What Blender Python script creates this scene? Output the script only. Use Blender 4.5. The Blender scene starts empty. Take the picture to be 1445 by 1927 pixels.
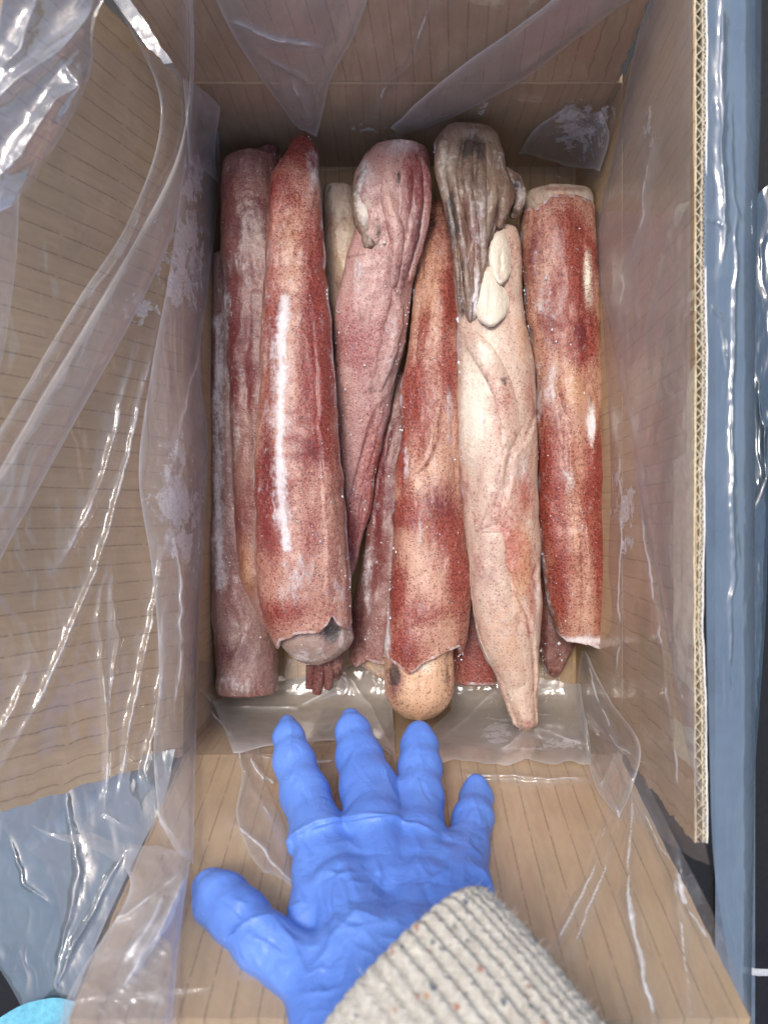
import bpy, math, random
import numpy as np
from math import radians as R
random.seed(7); rng = np.random.default_rng(7)
scn = bpy.context.scene
C = scn.collection

# ------------------------------------------------------------------ camera
F = 1428.0; CX, CY = 722.5, 963.5; ZC = 0.66          # focal length in photo pixels; lens height above the ground
cd = bpy.data.cameras.new('camera'); cam = bpy.data.objects.new('camera', cd); C.objects.link(cam)
cam.location = (0, 0, ZC)
cd.sensor_fit = 'VERTICAL'; cd.sensor_height = 36; cd.lens = 36 * F / 1927
cd.clip_start = 0.01; cd.clip_end = 100
cd.dof.use_dof = True; cd.dof.focus_distance = 0.52; cd.dof.aperture_fstop = 8
scn.camera = cam
# ------------------------------------------------------------------ light: bright overcast daylight
SUN_EL, SUN_AZ = 70.0, 326.0                           # azimuth clockwise from +Y (top of the picture)
w = bpy.data.worlds.new('World'); scn.world = w; w.use_nodes = True
nt = w.node_tree; bg = nt.nodes['Background']
sky = nt.nodes.new('ShaderNodeTexSky'); sky.sky_type = 'NISHITA'; sky.sun_disc = False
sky.sun_elevation = R(SUN_EL); sky.sun_rotation = R(SUN_AZ); sky.dust_density = 4.0; sky.air_density = 1.0; sky.ozone_density = 1.0
nt.links.new(sky.outputs[0], bg.inputs[0]); bg.inputs[1].default_value = 0.15
sd = bpy.data.lights.new('sun', 'SUN'); sun = bpy.data.objects.new('sun', sd); C.objects.link(sun)
sd.energy = 1.4; sd.angle = R(17); sd.color = (1.0, 0.95, 0.86)
sun.rotation_euler = (R(90 - SUN_EL), 0, R(-SUN_AZ + 180)); sun.location = (0, 0, 3)
scn.view_settings.view_transform = 'Standard'; scn.view_settings.look = 'None'
scn.view_settings.exposure = 0.44; scn.view_settings.gamma = 1
scn.render.engine = 'CYCLES'
scn.cycles.transparent_max_bounces = 24; scn.cycles.max_bounces = 6

# ------------------------------------------------------------------ helpers: points, noise, curves
def W(px, py, d):
    px = np.asarray(px, float); py = np.asarray(py, float); d = np.asarray(d, float)
    return np.stack([(px - CX) / F * d, -(py - CY) / F * d, ZC - d + 0 * px], -1)
def proj(P):
    d = ZC - P[..., 2]
    return CX + P[..., 0] / d * F, CY - P[..., 1] / d * F
def _h(ix, iy, iz, s):
    n = (ix * 374761393 + iy * 668265263 + iz * 2147483647 + s * 144665) & 0xffffffff
    n = ((n ^ (n >> 13)) * 1274126177) & 0xffffffff
    n = (n ^ (n >> 16)) & 0xffffffff
    return n / 4294967295.0
def vnoise(x, y, z=0.0, s=0):
    x, y, z = np.broadcast_arrays(np.asarray(x, float), np.asarray(y, float), np.asarray(z, float))
    ix, iy, iz = (np.floor(a).astype(np.int64) for a in (x, y, z))
    fx, fy, fz = x - ix, y - iy, z - iz
    fx, fy, fz = (f * f * (3 - 2 * f) for f in (fx, fy, fz))
    r = 0
    for a in (0, 1):
        for b in (0, 1):
            for c in (0, 1):
                r = r + _h(ix + a, iy + b, iz + c, s) * (fx if a else 1 - fx) * (fy if b else 1 - fy) * (fz if c else 1 - fz)
    return r
def fbm(x, y, z=0.0, s=0, o=4, g=0.5):
    r = 0; a = 1; t = 0
    for k in range(o):
        r = r + a * vnoise(x * 2 ** k, y * 2 ** k, np.asarray(z) * 2 ** k, s + k * 17); t += a; a *= g
    return r / t
def ridged(x, y, s=0, o=3):
    r = 0; a = 1; t = 0
    for k in range(o):
        r = r + a * (1 - np.abs(2 * vnoise(x * 2 ** k, y * 2 ** k, 0.5, s + k * 31) - 1)) ** 2; t += a; a *= 0.5
    return r / t
def sstep(a, b, x):
    t = np.clip((x - a) / (b - a), 0, 1); return t * t * (3 - 2 * t)
def spline(xs, ys, x):
    xs = np.asarray(xs, float); ys = np.asarray(ys, float); x = np.clip(x, xs[0], xs[-1])
    m = np.gradient(ys, xs) if len(xs) > 2 else np.full(len(xs), (ys[-1] - ys[0]) / (xs[-1] - xs[0]))
    d = np.diff(ys) / np.diff(xs)
    for i in range(len(d)):                            # keep it monotone where the data is
        if d[i] == 0: m[i] = m[i + 1] = 0
        else:
            lim = 3 * abs(d[i]); m[i] = np.clip(m[i], -lim, lim); m[i + 1] = np.clip(m[i + 1], -lim, lim)
    i = np.clip(np.searchsorted(xs, x, 'right') - 1, 0, len(xs) - 2)
    h = xs[i + 1] - xs[i]; t = (x - xs[i]) / h
    return (2*t**3 - 3*t**2 + 1) * ys[i] + (t**3 - 2*t**2 + t) * h * m[i] + (-2*t**3 + 3*t**2) * ys[i+1] + (t**3 - t**2) * h * m[i+1]
def resample(pts, n):
    p = np.asarray(pts, float); L = np.r_[0, np.cumsum(np.hypot(*(np.diff(p[:, :2], axis=0).T)))]
    t = np.linspace(0, L[-1], n)
    return np.stack([spline(L, p[:, k], t) for k in range(p.shape[1])], -1)
def seg_dist(px, py, line):
    """distance, signed side (+ is left of travel seen in the picture), position along 0..1"""
    best = np.full(px.shape, 1e9); side = np.zeros(px.shape); along = np.zeros(px.shape)
    n = len(line) - 1
    for i in range(n):
        (x0, y0), (x1, y1) = line[i], line[i + 1]
        dx, dy = x1 - x0, y1 - y0; L2 = dx * dx + dy * dy + 1e-9
        t = np.clip(((px - x0) * dx + (py - y0) * dy) / L2, 0, 1)
        ex, ey = px - (x0 + t * dx), py - (y0 + t * dy); d = np.hypot(ex, ey)
        s = np.sign(dy * (px - x0) - dx * (py - y0)); m = d < best
        best = np.where(m, d, best); side = np.where(m, s, side); along = np.where(m, (i + t) / n, along)
    return best, side, along
def feat(px, py, fs):
    """height in metres from a list of folds, ridges, steps and bumps given in picture pixels"""
    h = np.zeros(px.shape)
    for f in fs:
        k = f[0]
        if k == 'bump':
            _, x, y, rx, ry, a = f; h += a * 1e-3 * np.exp(-((px - x) / rx) ** 2 - ((py - y) / ry) ** 2); continue
        _, line, a, wd = f[:4]
        line = [tuple(q) for q in line]
        wob = (fbm(px / 45, py / 45, 0, 3, 3) - .5) * 14
        d, s, t = seg_dist(px + wob, py - wob * .6, line)
        fade = np.sin(np.pi * np.clip(t, 0.03, .97)) ** .6
        if k == 'ridge': h += a * 1e-3 * np.exp(-(d / wd) ** 2) * fade
        elif k == 'crease': h += a * 1e-3 * np.exp(-(d / wd)) * fade
        elif k == 'step':                              # + side of the line (right of travel when going down the picture = picture left) is raised
            e = sstep(-2.5, 2.5, d * s); h += a * 1e-3 * e * np.exp(-np.maximum(d * s, 0) / wd) * fade
    return h
def paint(px, py, ps):
    ch = {k: np.zeros(px.shape) for k in 'RPFWKO'}
    for p in ps:
        k = p[0]
        if len(p) == 4:
            d, s, t = seg_dist(px, py, p[1]); v = p[3] * np.exp(-(d / p[2]) ** 2)
        else:
            v = p[5] * np.exp(-((px - p[1]) / p[3]) ** 2 - ((py - p[2]) / p[4]) ** 2)
        ch[k] = np.maximum(ch[k], v) if p[-1] > 0 else ch[k] + v
    return ch

# ------------------------------------------------------------------ helpers: objects
def tag(o, label=None, cat=None, group=None, kind=None):
    if label: o['label'] = label
    if cat: o['category'] = cat
    if group: o['group'] = group
    if kind: o['kind'] = kind
    return o
def empty(name, loc):
    o = bpy.data.objects.new(name, None); C.objects.link(o); o.location = loc; o.empty_display_size = 0.02; return o
def mesh_obj(name, V, faces, mat, parent=None, smooth=True, uv=None, attrs=None):
    V = np.asarray(V, float).reshape(-1, 3)
    if parent is not None: V = V - np.array(parent_loc(parent))
    me = bpy.data.meshes.new(name)
    faces = np.asarray(faces) if not isinstance(faces, list) else faces
    me.from_pydata([], [], []) if False else None
    if isinstance(faces, np.ndarray):
        k = faces.shape[1]; nf = len(faces)
        me.vertices.add(len(V)); me.vertices.foreach_set('co', V.astype(np.float32).ravel())
        me.loops.add(nf * k); me.loops.foreach_set('vertex_index', faces.astype(np.int32).ravel())
        me.polygons.add(nf); me.polygons.foreach_set('loop_start', np.arange(0, nf * k, k, dtype=np.int32))
        try: me.polygons.foreach_set('loop_total', np.full(nf, k, dtype=np.int32))
        except Exception: pass
        flat = faces.ravel()
    else:
        me.from_pydata([tuple(v) for v in V], [], faces); flat = np.array([i for f in faces for i in f])
    me.update(calc_edges=True); me.validate()
    if uv is not None and len(me.loops) == len(flat):
        l = me.uv_layers.new(name='UVMap'); l.data.foreach_set('uv', np.asarray(uv, np.float32).reshape(-1, 2)[flat].ravel())
    for k, a in (attrs or {}).items():
        a = np.asarray(a, np.float32)
        if a.ndim == 1:
            at = me.attributes.new(k, 'FLOAT', 'POINT'); at.data.foreach_set('value', a)
        else:
            at = me.attributes.new(k, 'FLOAT_VECTOR', 'POINT'); at.data.foreach_set('vector', a.ravel())
    me.polygons.foreach_set('use_smooth', [smooth] * len(me.polygons))
    if mat: me.materials.append(mat)
    o = bpy.data.objects.new(name, me); C.objects.link(o)
    if parent is not None: o.parent = parent
    return o
def parent_loc(p):
    l = np.array(p.location)
    while p.parent is not None: p = p.parent; l = l + np.array(p.location)
    return l
def grid_faces(n, m, wrap=False):
    i = np.arange(n - 1)[:, None]; j = np.arange(m if wrap else m - 1)[None, :]; j2 = (j + 1) % m
    return np.stack([i * m + j, i * m + j2, (i + 1) * m + j2, (i + 1) * m + j], -1).reshape(-1, 4)
def limb(name, pts, mat, parent, n=60, k=20, flat=1.0, amp=0.0, seed=0, attrs=None, tipround=True):
    """a tapered limb along points (px, py, depth, radius in px)"""
    q = resample(pts, n); P = W(q[:, 0], q[:, 1], q[:, 2]); r = q[:, 3] / F * q[:, 2]
    t = np.linspace(0, 1, n)
    if tipround: r = r * np.clip(np.sin(np.pi * np.clip(t, 0, 1)) * 12, 0.02, 1) ** .5
    T = np.gradient(P, axis=0); T /= np.linalg.norm(T, axis=1)[:, None]
    up = np.array([0, 0, 1.0]); S = np.cross(T, up); S /= np.linalg.norm(S, axis=1)[:, None]; U = np.cross(S, T)
    th = np.linspace(0, 2 * np.pi, k, endpoint=False)
    rr = r[:, None] * (1 + amp * (fbm(t[:, None] * 12, np.cos(th)[None] * 2, np.sin(th)[None] * 2, seed) - .5))
    V = P[:, None] + S[:, None] * (rr * np.cos(th))[..., None] + U[:, None] * (rr * np.sin(th) * flat)[..., None]
    at = {'pig': np.zeros((n * k, 3)), 'pig2': np.zeros((n * k, 3))}
    if attrs: 
        x, y = proj(V); at = pigs(x.ravel(), y.ravel(), attrs)
    return mesh_obj(name, V, grid_faces(n, k, True), mat, parent, attrs=at)
def pigs(x, y, ps):
    c = paint(x, y, ps)
    return {'pig': np.stack([c['R'], c['P'], c['F']], -1), 'pig2': np.stack([c['W'], c['K'], c['O']], -1)}

# ------------------------------------------------------------------ helpers: materials
class NG:
    def __init__(s, name):
        s.m = bpy.data.materials.new(name); s.m.use_nodes = True; s.t = s.m.node_tree
        s.t.nodes.clear(); s.out = s.t.nodes.new('ShaderNodeOutputMaterial')
    def n(s, typ, **kw):
        o = s.t.nodes.new('ShaderNode' + typ)
        for k, v in kw.items():
            if k in ('ins',): continue
            setattr(o, k, v)
        for k, v in (kw.get('ins') or {}).items(): s.set(o.inputs[k], v)
        return o
    def set(s, inp, v):
        if isinstance(v, bpy.types.NodeSocket): s.t.links.new(v, inp)
        elif isinstance(v, bpy.types.Node): s.t.links.new(v.outputs[0], inp)
        else:
            if hasattr(inp.default_value, '__len__') and not hasattr(v, '__len__'): v = [v] * len(inp.default_value)
            if hasattr(v, '__len__') and len(inp.default_value) == 4 and len(v) == 3: v = (*v, 1)
            inp.default_value = v
    def math(s, op, a, b=None, c=None, clamp=False):
        o = s.n('Math', operation=op); o.use_clamp = clamp; s.set(o.inputs[0], a)
        if b is not None: s.set(o.inputs[1], b)
        if c is not None: s.set(o.inputs[2], c)
        return o.outputs[0]
    def ss(s, lo, hi, x):
        o = s.n('MapRange', interpolation_type='SMOOTHSTEP'); s.set(o.inputs[0], x); s.set(o.inputs[1], lo); s.set(o.inputs[2], hi)
        return o.outputs[0]
    def mix(s, f, a, b):
        o = s.n('Mix', data_type='RGBA'); s.set(o.inputs[0], f); s.set(o.inputs[6], a); s.set(o.inputs[7], b); return o.outputs[2]
    def noise(s, vec, scale, detail=3, rough=.5, dist=0):
        o = s.n('TexNoise', ins={'Vector': vec, 'Scale': scale, 'Detail': detail, 'Roughness': rough, 'Distortion': dist}); return o.outputs[0]
    def attr(s, name):
        return s.n('Attribute', attribute_name=name)
    def bump(s, h, strength, dist=.001, normal=None):
        o = s.n('Bump', ins={'Height': h, 'Strength': strength, 'Distance': dist})
        if normal is not None: s.set(o.inputs['Normal'], normal)
        return o.outputs[0]
    def fin(s, sh): s.t.links.new(sh if isinstance(sh, bpy.types.NodeSocket) else sh.outputs[0], s.out.inputs[0]); return s.m

def squid_mat(name, base=(.66, .44, .31), red=(.40, .075, .05), purple=(.20, .045, .07), spk=.85, frost=.0, redbias=0.0, size=1.0, orange=(.56, .31, .17)):
    g = NG(name); tc = g.n('TexCoord').outputs['Object']
    mp = g.n('Mapping', ins={'Vector': tc, 'Scale': (1, .4, 1), 'Location': (random.random() * 5,) * 3}).outputs[0]
    a1 = g.n('SeparateXYZ', ins={'Vector': g.attr('pig').outputs['Vector']}); a2 = g.n('SeparateXYZ', ins={'Vector': g.attr('pig2').outputs['Vector']})
    n1 = g.noise(mp, 42, 4, .6); n2 = g.noise(tc, 330, 3, .6); n3 = g.noise(mp, 120, 7, .72); n4 = g.noise(mp, 75, 5, .65)
    j = g.math('MULTIPLY', g.math('SUBTRACT', n1, .5), 1.6); j2 = g.math('MULTIPLY', g.math('SUBTRACT', n2, .5), .85)
    jj = g.math('ADD', j, j2)
    r = g.ss(-.08, .95, g.math('ADD', g.math('ADD', a1.outputs[0], redbias), jj))
    jp = g.math('ADD', g.math('MULTIPLY', g.math('SUBTRACT', n4, .5), 1.6), j2)
    p = g.ss(.0, 1.0, g.math('ADD', a1.outputs[1], jp))
    o_ = g.ss(.1, .9, g.math('ADD', a2.outputs[2], jp))
    col = g.mix(g.math('MULTIPLY', g.ss(.4, .7, n4), .45), base, tuple(x * f for x, f in zip(base, (.95, .78, .78))))
    col = g.mix(g.math('MULTIPLY', o_, .8), col, orange)
    w_ = g.ss(.2, .8, g.math('ADD', a2.outputs[0], g.math('MULTIPLY', j2, .8)))
    col = g.mix(g.math('MULTIPLY', r, .86), col, red)
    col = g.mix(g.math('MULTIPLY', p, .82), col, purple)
    col = g.mix(w_, col, (.78, .70, .58))
    # chromatophores: fine dots whose size follows the pigment, a few larger dark ones
    v1 = g.n('TexVoronoi', ins={'Vector': tc, 'Scale': 620 / size, 'Randomness': .9}); v2 = g.n('TexVoronoi', ins={'Vector': tc, 'Scale': 330 / size})
    th = g.math('ADD', g.math('MULTIPLY', r, .16), g.math('ADD', .20, g.math('MULTIPLY', j, .12)))
    d1 = g.math('SUBTRACT', 1.0, g.ss(g.math('SUBTRACT', th, .05), g.math('ADD', th, .13), v1.outputs['Distance']))
    rnd = g.n('SeparateXYZ', ins={'Vector': v2.outputs['Color']}).outputs[0]
    d2 = g.math('MULTIPLY', g.math('SUBTRACT', 1.0, g.ss(.14, .26, v2.outputs['Distance'])), g.math('GREATER_THAN', rnd, .45))
    dots = g.math('MULTIPLY', g.math('MAXIMUM', g.math('MULTIPLY', d1, .8), g.math('MULTIPLY', d2, .8)), g.math('SUBTRACT', spk, g.math('MULTIPLY', w_, .4)))
    col = g.mix(g.math('MULTIPLY', g.ss(.52, .75, g.noise(mp, 190, 4, .7)), .38), col, (.15, .022, .020)); col = g.mix(g.math('MULTIPLY', g.ss(.55, .8, g.noise(tc, 140, 5, .7)), .35), col, (.72, .58, .52))
    col = g.mix(dots, col, (.10, .013, .012))
    k = g.ss(.25, .8, g.math('ADD', a2.outputs[1], jp))
    col = g.mix(g.math('MULTIPLY', k, .85), col, (.035, .03, .028))
    fr = g.ss(.30, 1.15, g.math('ADD', g.math('ADD', a1.outputs[2], frost + .05), g.math('ADD', g.math('MULTIPLY', g.math('SUBTRACT', n3, .5), 2.2), g.math('MULTIPLY', g.math('SUBTRACT', n2, .5), 1.0))))
    vs = g.n('TexVoronoi', ins={'Vector': tc, 'Scale': 300}); rs = g.n('SeparateXYZ', ins={'Vector': vs.outputs['Color']}).outputs[1]
    ice = g.math('MULTIPLY', g.math('SUBTRACT', 1.0, g.ss(.06, .2, vs.outputs['Distance'])), g.math('GREATER_THAN', rs, .82))
    frm = g.math('MAXIMUM', g.math('MULTIPLY', fr, .85), g.math('MULTIPLY', ice, .6))
    col = g.mix(frm, col, (.80, .75, .77))
    h = g.math('ADD', g.math('ADD', g.math('MULTIPLY', n2, .8), g.math('MULTIPLY', v1.outputs['Distance'], .5)), g.math('MULTIPLY', g.math('MULTIPLY', frm, n3), 2.2))
    h = g.math('ADD', h, g.math('MULTIPLY', n3, 1.6))
    b = g.n('BsdfPrincipled', ins={'Base Color': col, 'Roughness': g.math('ADD', g.math('MULTIPLY', n3, .3), g.math('ADD', .30, g.math('MULTIPLY', frm, .25))),
        'Normal': g.bump(h, .5, .0011), 'Subsurface Weight': .12, 'Subsurface Scale': .004, 'Specular IOR Level': .5, 'Coat Weight': .34, 'Coat Roughness': .2, 'Coat Normal': g.bump(g.math('ADD', n3, g.math('MULTIPLY', n1, 1.5)), .5, .0010)})
    b.inputs['Subsurface Radius'].default_value = (1, .4, .25)
    return g.fin(b)

def cardboard_mat(name, lines=True, lk=.5):
    g = NG(name); uv = g.n('UVMap').outputs[0]; s = g.n('SeparateXYZ', ins={'Vector': uv}); u, v = s.outputs[0], s.outputs[1]
    tc = g.n('TexCoord').outputs['Object']
    n1 = g.noise(tc, 14, 4, .6); n2 = g.noise(tc, 900, 2, .7); st = g.n('Mapping', ins={'Vector': uv, 'Scale': (1, .12, 1)}).outputs[0]
    n3 = g.noise(st, 260, 4, .6); n5 = g.noise(tc, 60, 5, .7)
    col = g.mix(g.ss(.3, .7, n1), (.46, .325, .185), (.54, .388, .232))
    col = g.mix(g.math('MULTIPLY', g.ss(.35, .75, n3), .35), col, (.33, .225, .14))
    col = g.mix(g.math('MULTIPLY', g.ss(.5, .8, n2), .4), col, (.55, .42, .29))
    col = g.mix(g.math('MULTIPLY', g.ss(.55, .8, n5), .25), col, (.31, .21, .125))
    h = g.math('MULTIPLY', n2, .3)
    if lines:
        P = .0112
        uu = g.math('ADD', u, g.math('MULTIPLY', g.math('SUBTRACT', g.noise(g.n('Mapping', ins={'Vector': uv, 'Scale': (1, .3, 1)}).outputs[0], 30, 2), .5), .0012))
        fu = g.math('SUBTRACT', g.math('FRACT', g.math('DIVIDE', uu, P)), .5); line = g.math('SUBTRACT', 1.0, g.ss(.016, .05, g.math('ABSOLUTE', fu)))
        cid = g.math('FLOOR', g.math('DIVIDE', uu, P))
        dv = g.math('FRACT', g.math('ADD', g.math('DIVIDE', v, .0046), g.math('MULTIPLY', cid, .37)))
        dash = g.math('MULTIPLY', g.ss(.0, .12, dv), g.math('SUBTRACT', 1.0, g.ss(.78, .9, dv)))
        dv2 = g.math('FRACT', g.math('ADD', g.math('DIVIDE', v, .043), g.math('MULTIPLY', cid, .013)))
        dash2 = g.math('MULTIPLY', g.ss(.0, .03, dv2), g.math('SUBTRACT', 1.0, g.ss(.93, .96, dv2)))
        fadeN = g.ss(.25, .55, g.noise(uv, 38, 3, .6))
        lm = g.math('MULTIPLY', g.math('MULTIPLY', line, g.math('ADD', .45, g.math('MULTIPLY', dash, .55))), g.math('MULTIPLY', dash2, g.math('ADD', .35, g.math('MULTIPLY', fadeN, .65))))
        col = g.mix(g.math('MULTIPLY', lm, lk), col, (.13, .08, .045))
        h = g.math('SUBTRACT', g.math('ADD', h, g.math('MULTIPLY', g.math('SINE', g.math('MULTIPLY', u, 6.283 / P)), .12)), g.math('MULTIPLY', lm, .6))
    b = g.n('BsdfPrincipled', ins={'Base Color': col, 'Roughness': .82, 'Specular IOR Level': .25, 'Normal': g.bump(h, .6, .0006)})
    return g.fin(b)

def film_mat(name, milk=.10, tint=(.98, .98, .99), mcol=(.78, .78, .84), gloss=1.0, rough=.10, frost=0.0, bumpa=.10, bscale=45):
    g = NG(name); tc = g.n('TexCoord').outputs['Object']
    at = g.attr('milk').outputs['Fac']; fa = g.attr('frost').outputs['Fac']
    n1 = g.noise(tc, bscale, 4, .55, .8); n2 = g.noise(tc, 24, 3, .6); n3 = g.noise(tc, 70, 6, .72, .4); n4 = g.noise(tc, 420, 3, .6)
    h = g.math('ADD', n1, g.math('MULTIPLY', g.noise(tc, 210, 3, .6), .12))
    nb = g.bump(h, bumpa, .006)
    lw = g.n('LayerWeight', ins={'Blend': .5, 'Normal': nb}).outputs['Facing']
    fz = g.math('ADD', .045, g.math('MULTIPLY', g.math('POWER', lw, 5.0), .20))
    tr = g.n('BsdfTransparent', ins={'Color': tint}); gl = g.n('BsdfGlossy', ins={'Color': (1, 1, 1), 'Roughness': rough, 'Normal': nb})
    v_ = g.math('ADD', g.math('MULTIPLY', fa, .30), g.math('ADD', g.math('MULTIPLY', g.math('SUBTRACT', n3, .5), 1.5), frost))
    frm = g.math('MULTIPLY', g.math('MULTIPLY', g.ss(.19, .215, v_), g.ss(.08, .22, fa)), g.math('ADD', .35, g.math('MULTIPLY', n4, .8)), clamp=True)
    m = g.math('ADD', g.math('MULTIPLY', g.math('ADD', milk, at), g.math('ADD', .45, g.math('MULTIPLY', n2, 1.1))), 0, clamp=True)
    m = g.math('MAXIMUM', m, g.math('MULTIPLY', frm, .95))
    wh = g.attr('white').outputs['Fac']  # painted highlights that whiten the film's diffuse colour
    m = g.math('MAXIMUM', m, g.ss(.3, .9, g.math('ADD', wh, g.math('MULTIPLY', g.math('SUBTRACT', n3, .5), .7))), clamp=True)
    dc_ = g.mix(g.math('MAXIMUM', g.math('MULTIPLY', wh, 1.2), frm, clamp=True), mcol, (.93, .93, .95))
    ms = g.n('MixShader', ins={0: .4, 1: g.n('BsdfDiffuse', ins={'Color': dc_}).outputs[0], 2: g.n('BsdfTranslucent', ins={'Color': dc_}).outputs[0]}).outputs[0]
    a = g.n('MixShader', ins={0: m, 1: tr.outputs[0], 2: ms}).outputs[0]
    f2 = g.math('MULTIPLY', g.math('MULTIPLY', fz, 1.7 * gloss), g.math('SUBTRACT', 1.0, g.math('MULTIPLY', frm, .5)), clamp=True)
    b = g.n('MixShader', ins={0: f2, 1: a, 2: gl.outputs[0]})
    return g.fin(b)

def plain(name, col, rough=.6, spec=.4, bump=0, scale=100, emit=None):
    g = NG(name); tc = g.n('TexCoord').outputs['Object']; n = g.noise(tc, scale, 4, .6)
    c = g.mix(g.ss(.3, .7, n), tuple(x * .85 for x in col), tuple(min(1, x * 1.12) for x in col))
    kw = {'Base Color': c, 'Roughness': rough, 'Specular IOR Level': spec}
    if bump: kw['Normal'] = g.bump(n, bump, .001)
    return g.fin(g.n('BsdfPrincipled', ins=kw))
M = {}
M['wall'] = cardboard_mat('kraft_cardboard_wall', True, .28); M['card'] = cardboard_mat('kraft_cardboard'); M['card_plain'] = cardboard_mat('kraft_cardboard_outside', False)
M['edge'] = plain('torn_kraft_edge', (.72, .62, .42), .8, .2, .4, 300); M['white_edge'] = plain('white_paper_face', (.82, .80, .76), .7, .3)
M['flute'] = plain('flute_paper', (.62, .54, .40), .8, .2, .3, 400); M['inside'] = plain('flute_gap_shade', (.05, .045, .04), .9, .1)
M['film'] = film_mat('clear_film', .085, mcol=(.72, .72, .74)); M['milky'] = film_mat('milky_film',   .27, mcol=(.76, .76, .78), bumpa=.14); M['cloudy'] = film_mat('cloudy_crumpled_film', .40, mcol=(.78, .78, .78), bumpa=.2, gloss=1.6); M['shiny'] = film_mat('crumpled_shiny_film', .12, (.9, .93, .97), (.7, .76, .88), 2.6, .15, 0, .25, 24)
M['blue'] = film_mat('sky_tinted_film', .62, (.50, .62, .74), (.25, .32, .385), 2.4, .10, 0, .12, 30)  # sky reflection painted into the film as a blue diffuse colour
M['blue2'] = film_mat('sky_tinted_film_loose', .38, (.55, .66, .76), (.16, .25, .34), 1.8, .10, 0, .15, 30)  # same painted sky blue, thinner

# ------------------------------------------------------------------ the setting: dark ground
D0 = .5; DF = .622                                    # depth of the crease and of the box floor below the lens
XL, XR, YN, YF = -.132, .157, -.160, .283             # inner faces of the box walls
ground_mat = plain('black_vinyl', (.008, .009, .011), .55, .3, .4, 220)
g_ = mesh_obj('ground', [(-3, -3, 0), (3, -3, 0), (3, 3, 0), (-3, 3, 0)], [(0, 1, 2, 3)], ground_mat, smooth=False); tag(g_, kind='structure')

# flap geometry: lean of each flap (outwards per metre of rise) and its height
def lean_left(Y): return np.interp(Y, [YN, YF], [.74, .30])
LEAN_R, LEAN_N, LEAN_F = -.048, .30, .05
def funnel(px, py):
    """depth at which the sight line through a picture point meets the inside of the open box"""
    a = (np.asarray(px, float) - CX) / F; b = -(np.asarray(py, float) - CY) / F
    best = np.full(np.broadcast(a, b).shape, DF)
    def side(num, rate, wall, leanv):
        # num + lean*(D0-d) = rate*d on the flap, wall: num = rate*d
        with np.errstate(all='ignore'):
            df = (num + leanv * D0) / (rate + leanv); dw = num / rate
        dd = np.where((df < D0) & (df > 0), df, np.where((dw > 0), dw, 9.0))
        return dd
    dl = np.full(best.shape, D0)
    for _ in range(4):
        s = lean_left(b * dl); dl = side(-XL, np.where(-a > 1e-4, -a, 1e-4), None, s); dl = np.where(-a > 1e-4, dl, 9)
        dl = np.clip(dl, .2, 9)
    dr = side(XR, np.where(a > 1e-4, a, 1e-4), None, LEAN_R)
    dn = side(-YN, np.where(-b > 1e-4, -b, 1e-4), None, LEAN_N)
    df_ = side(YF, np.where(b > 1e-4, b, 1e-4), None, LEAN_F)
    for q in (dl, dr, dn, df_): best = np.minimum(best, q)
    return best
# smoothed depth map that the film follows
GX = np.arange(-260, 1760, 8.0); GY = np.arange(-260, 2300, 8.0)
DM = funnel(GX[None, :], GY[:, None])
for _ in range(3):
    k = np.ones(5) / 5
    DM = np.apply_along_axis(lambda v: np.convolve(np.pad(v, 2, mode='edge'), k, 'valid'), 0, DM)
    DM = np.apply_along_axis(lambda v: np.convolve(np.pad(v, 2, mode='edge'), k, 'valid'), 1, DM)
def dmap(px, py):
    x = np.clip((px - GX[0]) / 8, 0, len(GX) - 1.001); y = np.clip((py - GY[0]) / 8, 0, len(GY) - 1.001)
    i = x.astype(int); j = y.astype(int); fx = x - i; fy = y - j
    return (DM[j, i] * (1-fx) * (1-fy) + DM[j, i+1] * fx * (1-fy) + DM[j+1, i] * (1-fx) * fy + DM[j+1, i+1] * fx * fy)

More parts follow.
